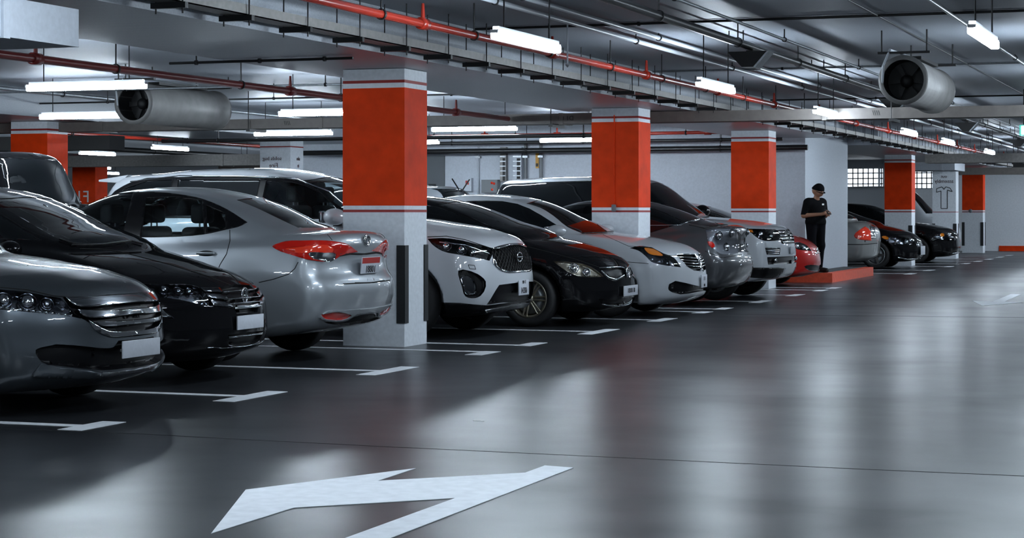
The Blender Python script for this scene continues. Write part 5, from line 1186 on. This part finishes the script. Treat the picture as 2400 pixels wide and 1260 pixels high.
# ------------------------------------------------------------------ the standing man
def rcone(P, a, b, ra, rb):
    a = np.array(a, float); b = np.array(b, float); d = b - a; t = np.clip(((P - a) @ d) / (d @ d), 0, 1)
    return np.linalg.norm(P - (a + t[..., None] * d), axis=-1) - (ra + (rb - ra) * t)
LIMB = {}
def man_body(P, clothes=None):
    u = lambda ds, k: __import__('functools').reduce(lambda x, y: smin(x, y, k), ds)
    o = 0.0
    leg = [rcone(P, (s * .10, .0, .90), (s * .105, -.015, .48), .092, .060) for s in (-1, 1)] + [rcone(P, (s * .105, -.015, .48), (s * .11, .02, .09), .060, .040) for s in (-1, 1)]
    foot = [rcone(P, (s * .11, .03, .05), (s * .13, -.15, .035), .042, .034) for s in (-1, 1)]
    tors = [rcone(P, (-.06, 0, .93), (.06, 0, .93), .105, .105), rcone(P, (0, 0, .95), (0, .01, 1.14), .125, .135), rcone(P, (-.08, .01, 1.18), (.08, .01, 1.18), .105, .105), rcone(P, (-.13, .015, 1.265), (.13, .015, 1.265), .058, .058)]
    arm = [rcone(P, (s * .185, .015, 1.255), (s * .25, .03, 1.02), .054, .042) for s in (-1, 1)] + [rcone(P, (s * .25, .03, 1.02), (s * .075, -.25, 1.045), .042, .028) for s in (-1, 1)]
    neck = [rcone(P, (0, .0, 1.28), (0, -.05, 1.39), .055, .052)]
    head = [rcone(P, (0, -.07, 1.475), (0, -.115, 1.425), .088, .066), rcone(P, (0, -.03, 1.47), (0, -.09, 1.50), .085, .085), rcone(P, (0, -.165, 1.455), (0, -.185, 1.43), .014, .016)] + [rcone(P, (s * .088, -.06, 1.465), (s * .092, -.055, 1.44), .016, .012) for s in (-1, 1)]
    hand = []
    for s in (-1, 1):
        hand += [rcone(P, (s * .07, -.255, 1.045), (s * .05, -.315, 1.06), .030, .034)]
        for j, (dx, L) in enumerate(((-.026, .060), (-.009, .072), (.009, .066), (.026, .050))):
            b0 = np.array((s * .045 - s * .01, -.335, 1.04 + dx)); m1 = b0 + np.array((-s * L * .45, -.022, .004)); m2 = m1 + np.array((-s * L * .45, .018, .0))
            hand += [rcone(P, b0, m1, .0105, .0095), rcone(P, m1, m2, .0095, .008)]
        hand += [rcone(P, (s * .055, -.300, 1.085), (s * .015, -.330, 1.105), .013, .010)]
    if clothes == 'shirt':
        d = smin(u(tors + leg[:2], .05), u(arm[:2], .05), .05) - .016
        d = np.maximum(d, .86 - P[..., 2]); d = np.maximum(d, P[..., 2] - 1.345 - .0 * P[..., 1])
        sl = np.minimum(*[rcone(P, (s * .185, .015, 1.255), (s * .25, .03, 1.02), .09, .085) for s in (-1, 1)])
        return np.maximum(d, np.where((np.abs(P[..., 0]) > .205) & (P[..., 2] < 1.035), .02, -1.0))
    if clothes == 'trousers':
        d = smin(u(leg, .05), tors[0], .05) - .014
        return np.maximum(np.maximum(d, P[..., 2] - .885), .045 - P[..., 2])
    if clothes == 'cap': return np.maximum(u(head[:2], .03) - .014, (1.487 + .28 * (P[..., 1] + .06)) - P[..., 2])
    if clothes == 'shoes': return np.maximum(u(foot, .02) - .008, P[..., 2] - .085)
    d = u(leg + tors + neck, .045); d = smin(d, u(head, .03), .025); d = smin(d, u(arm, .03), .03); d = smin(d, u(foot, .03), .03); return smin(d, np.minimum(u(hand, .008), 9), .012)
def man_part(name, kind, m, lo, hi, h, parent):
    f = lambda x, y, z, fast=False: man_body(np.stack(np.broadcast_arrays(x, y, z), -1), kind)
    V, Q = surface_net(f, lo, hi, h); me = bpy.data.meshes.new(name); me.from_pydata(V.tolist(), [], Q.tolist()); me.polygons.foreach_set('use_smooth', [True] * len(Q)); me.materials.append(m)
    o = bpy.data.objects.new(name, me); COL.objects.link(o); o.parent = parent; return o
M['skin'] = mat('skin', (0.30, 0.15, 0.09), 0.5); M['cloth'] = mat('dark_cloth', (0.004, 0.004, 0.005), 0.9, noise=.2, scale=40, spec=0.1); M['trouser'] = mat('trouser_cloth', (0.004, 0.004, 0.006), 0.9, spec=0.1)
man = empty('person', (-7.20, 35.42, 0.18), math.radians(52)); tag(man, 'man in black polo shirt, trousers and cap looking down at his phone', 'person')
man_part('body', None, M['skin'], (-.36, -.42, -.02), (.36, .22, 1.62), .011, man)
man_part('polo_shirt', 'shirt', M['cloth'], (-.40, -.25, .80), (.40, .25, 1.40), .014, man)
man_part('trousers', 'trousers', M['trouser'], (-.30, -.22, .02), (.30, .22, .92), .014, man)
man_part('shoes', 'shoes', M['black'], (-.25, -.25, -.01), (.25, .12, .12), .012, man)
cp = man_part('cap', 'cap', M['cloth'], (-.14, -.22, 1.40), (.14, .10, 1.64), .009, man)
MB().prism([(.085 * math.cos(t), -.13 - .125 * math.sin(t)) for t in [math.pi * i / 12 for i in range(13)]], -.004, .004).build('brim', M['cloth'], cp, (0, 0, 1.40), (.30, 0, 0)).location = (0, .012, 1.492)
MB().box(-.022, .022, -.148, -.142, 1.205, 1.235).build('badge', M['whiteink'], man, (.06, .012, 0))
for s_ in (-1, 1): MB().ball((s_ * .032, -.152, 1.458), (.013, .008, .007), 10, 6).build('eye', M['black'], man)
MB().box(-.026, .026, -.176, -.168, 1.403, 1.409, b=.002).build('mouth', M['ink'], man, (0, .006, 0))
ph = MB().box(-.038, .038, -.006, .006, -.07, .07, b=.005).build('phone', M['black']); ph.matrix_world = Matrix.Translation((-7.20, 35.42, .18)) @ Matrix.Rotation(math.radians(52), 4, 'Z') @ Matrix.Translation((0, -.335, 1.085)) @ Matrix.Rotation(-.9, 4, 'X')
tag(ph, 'mobile phone held in the hands of the standing man', 'phone')
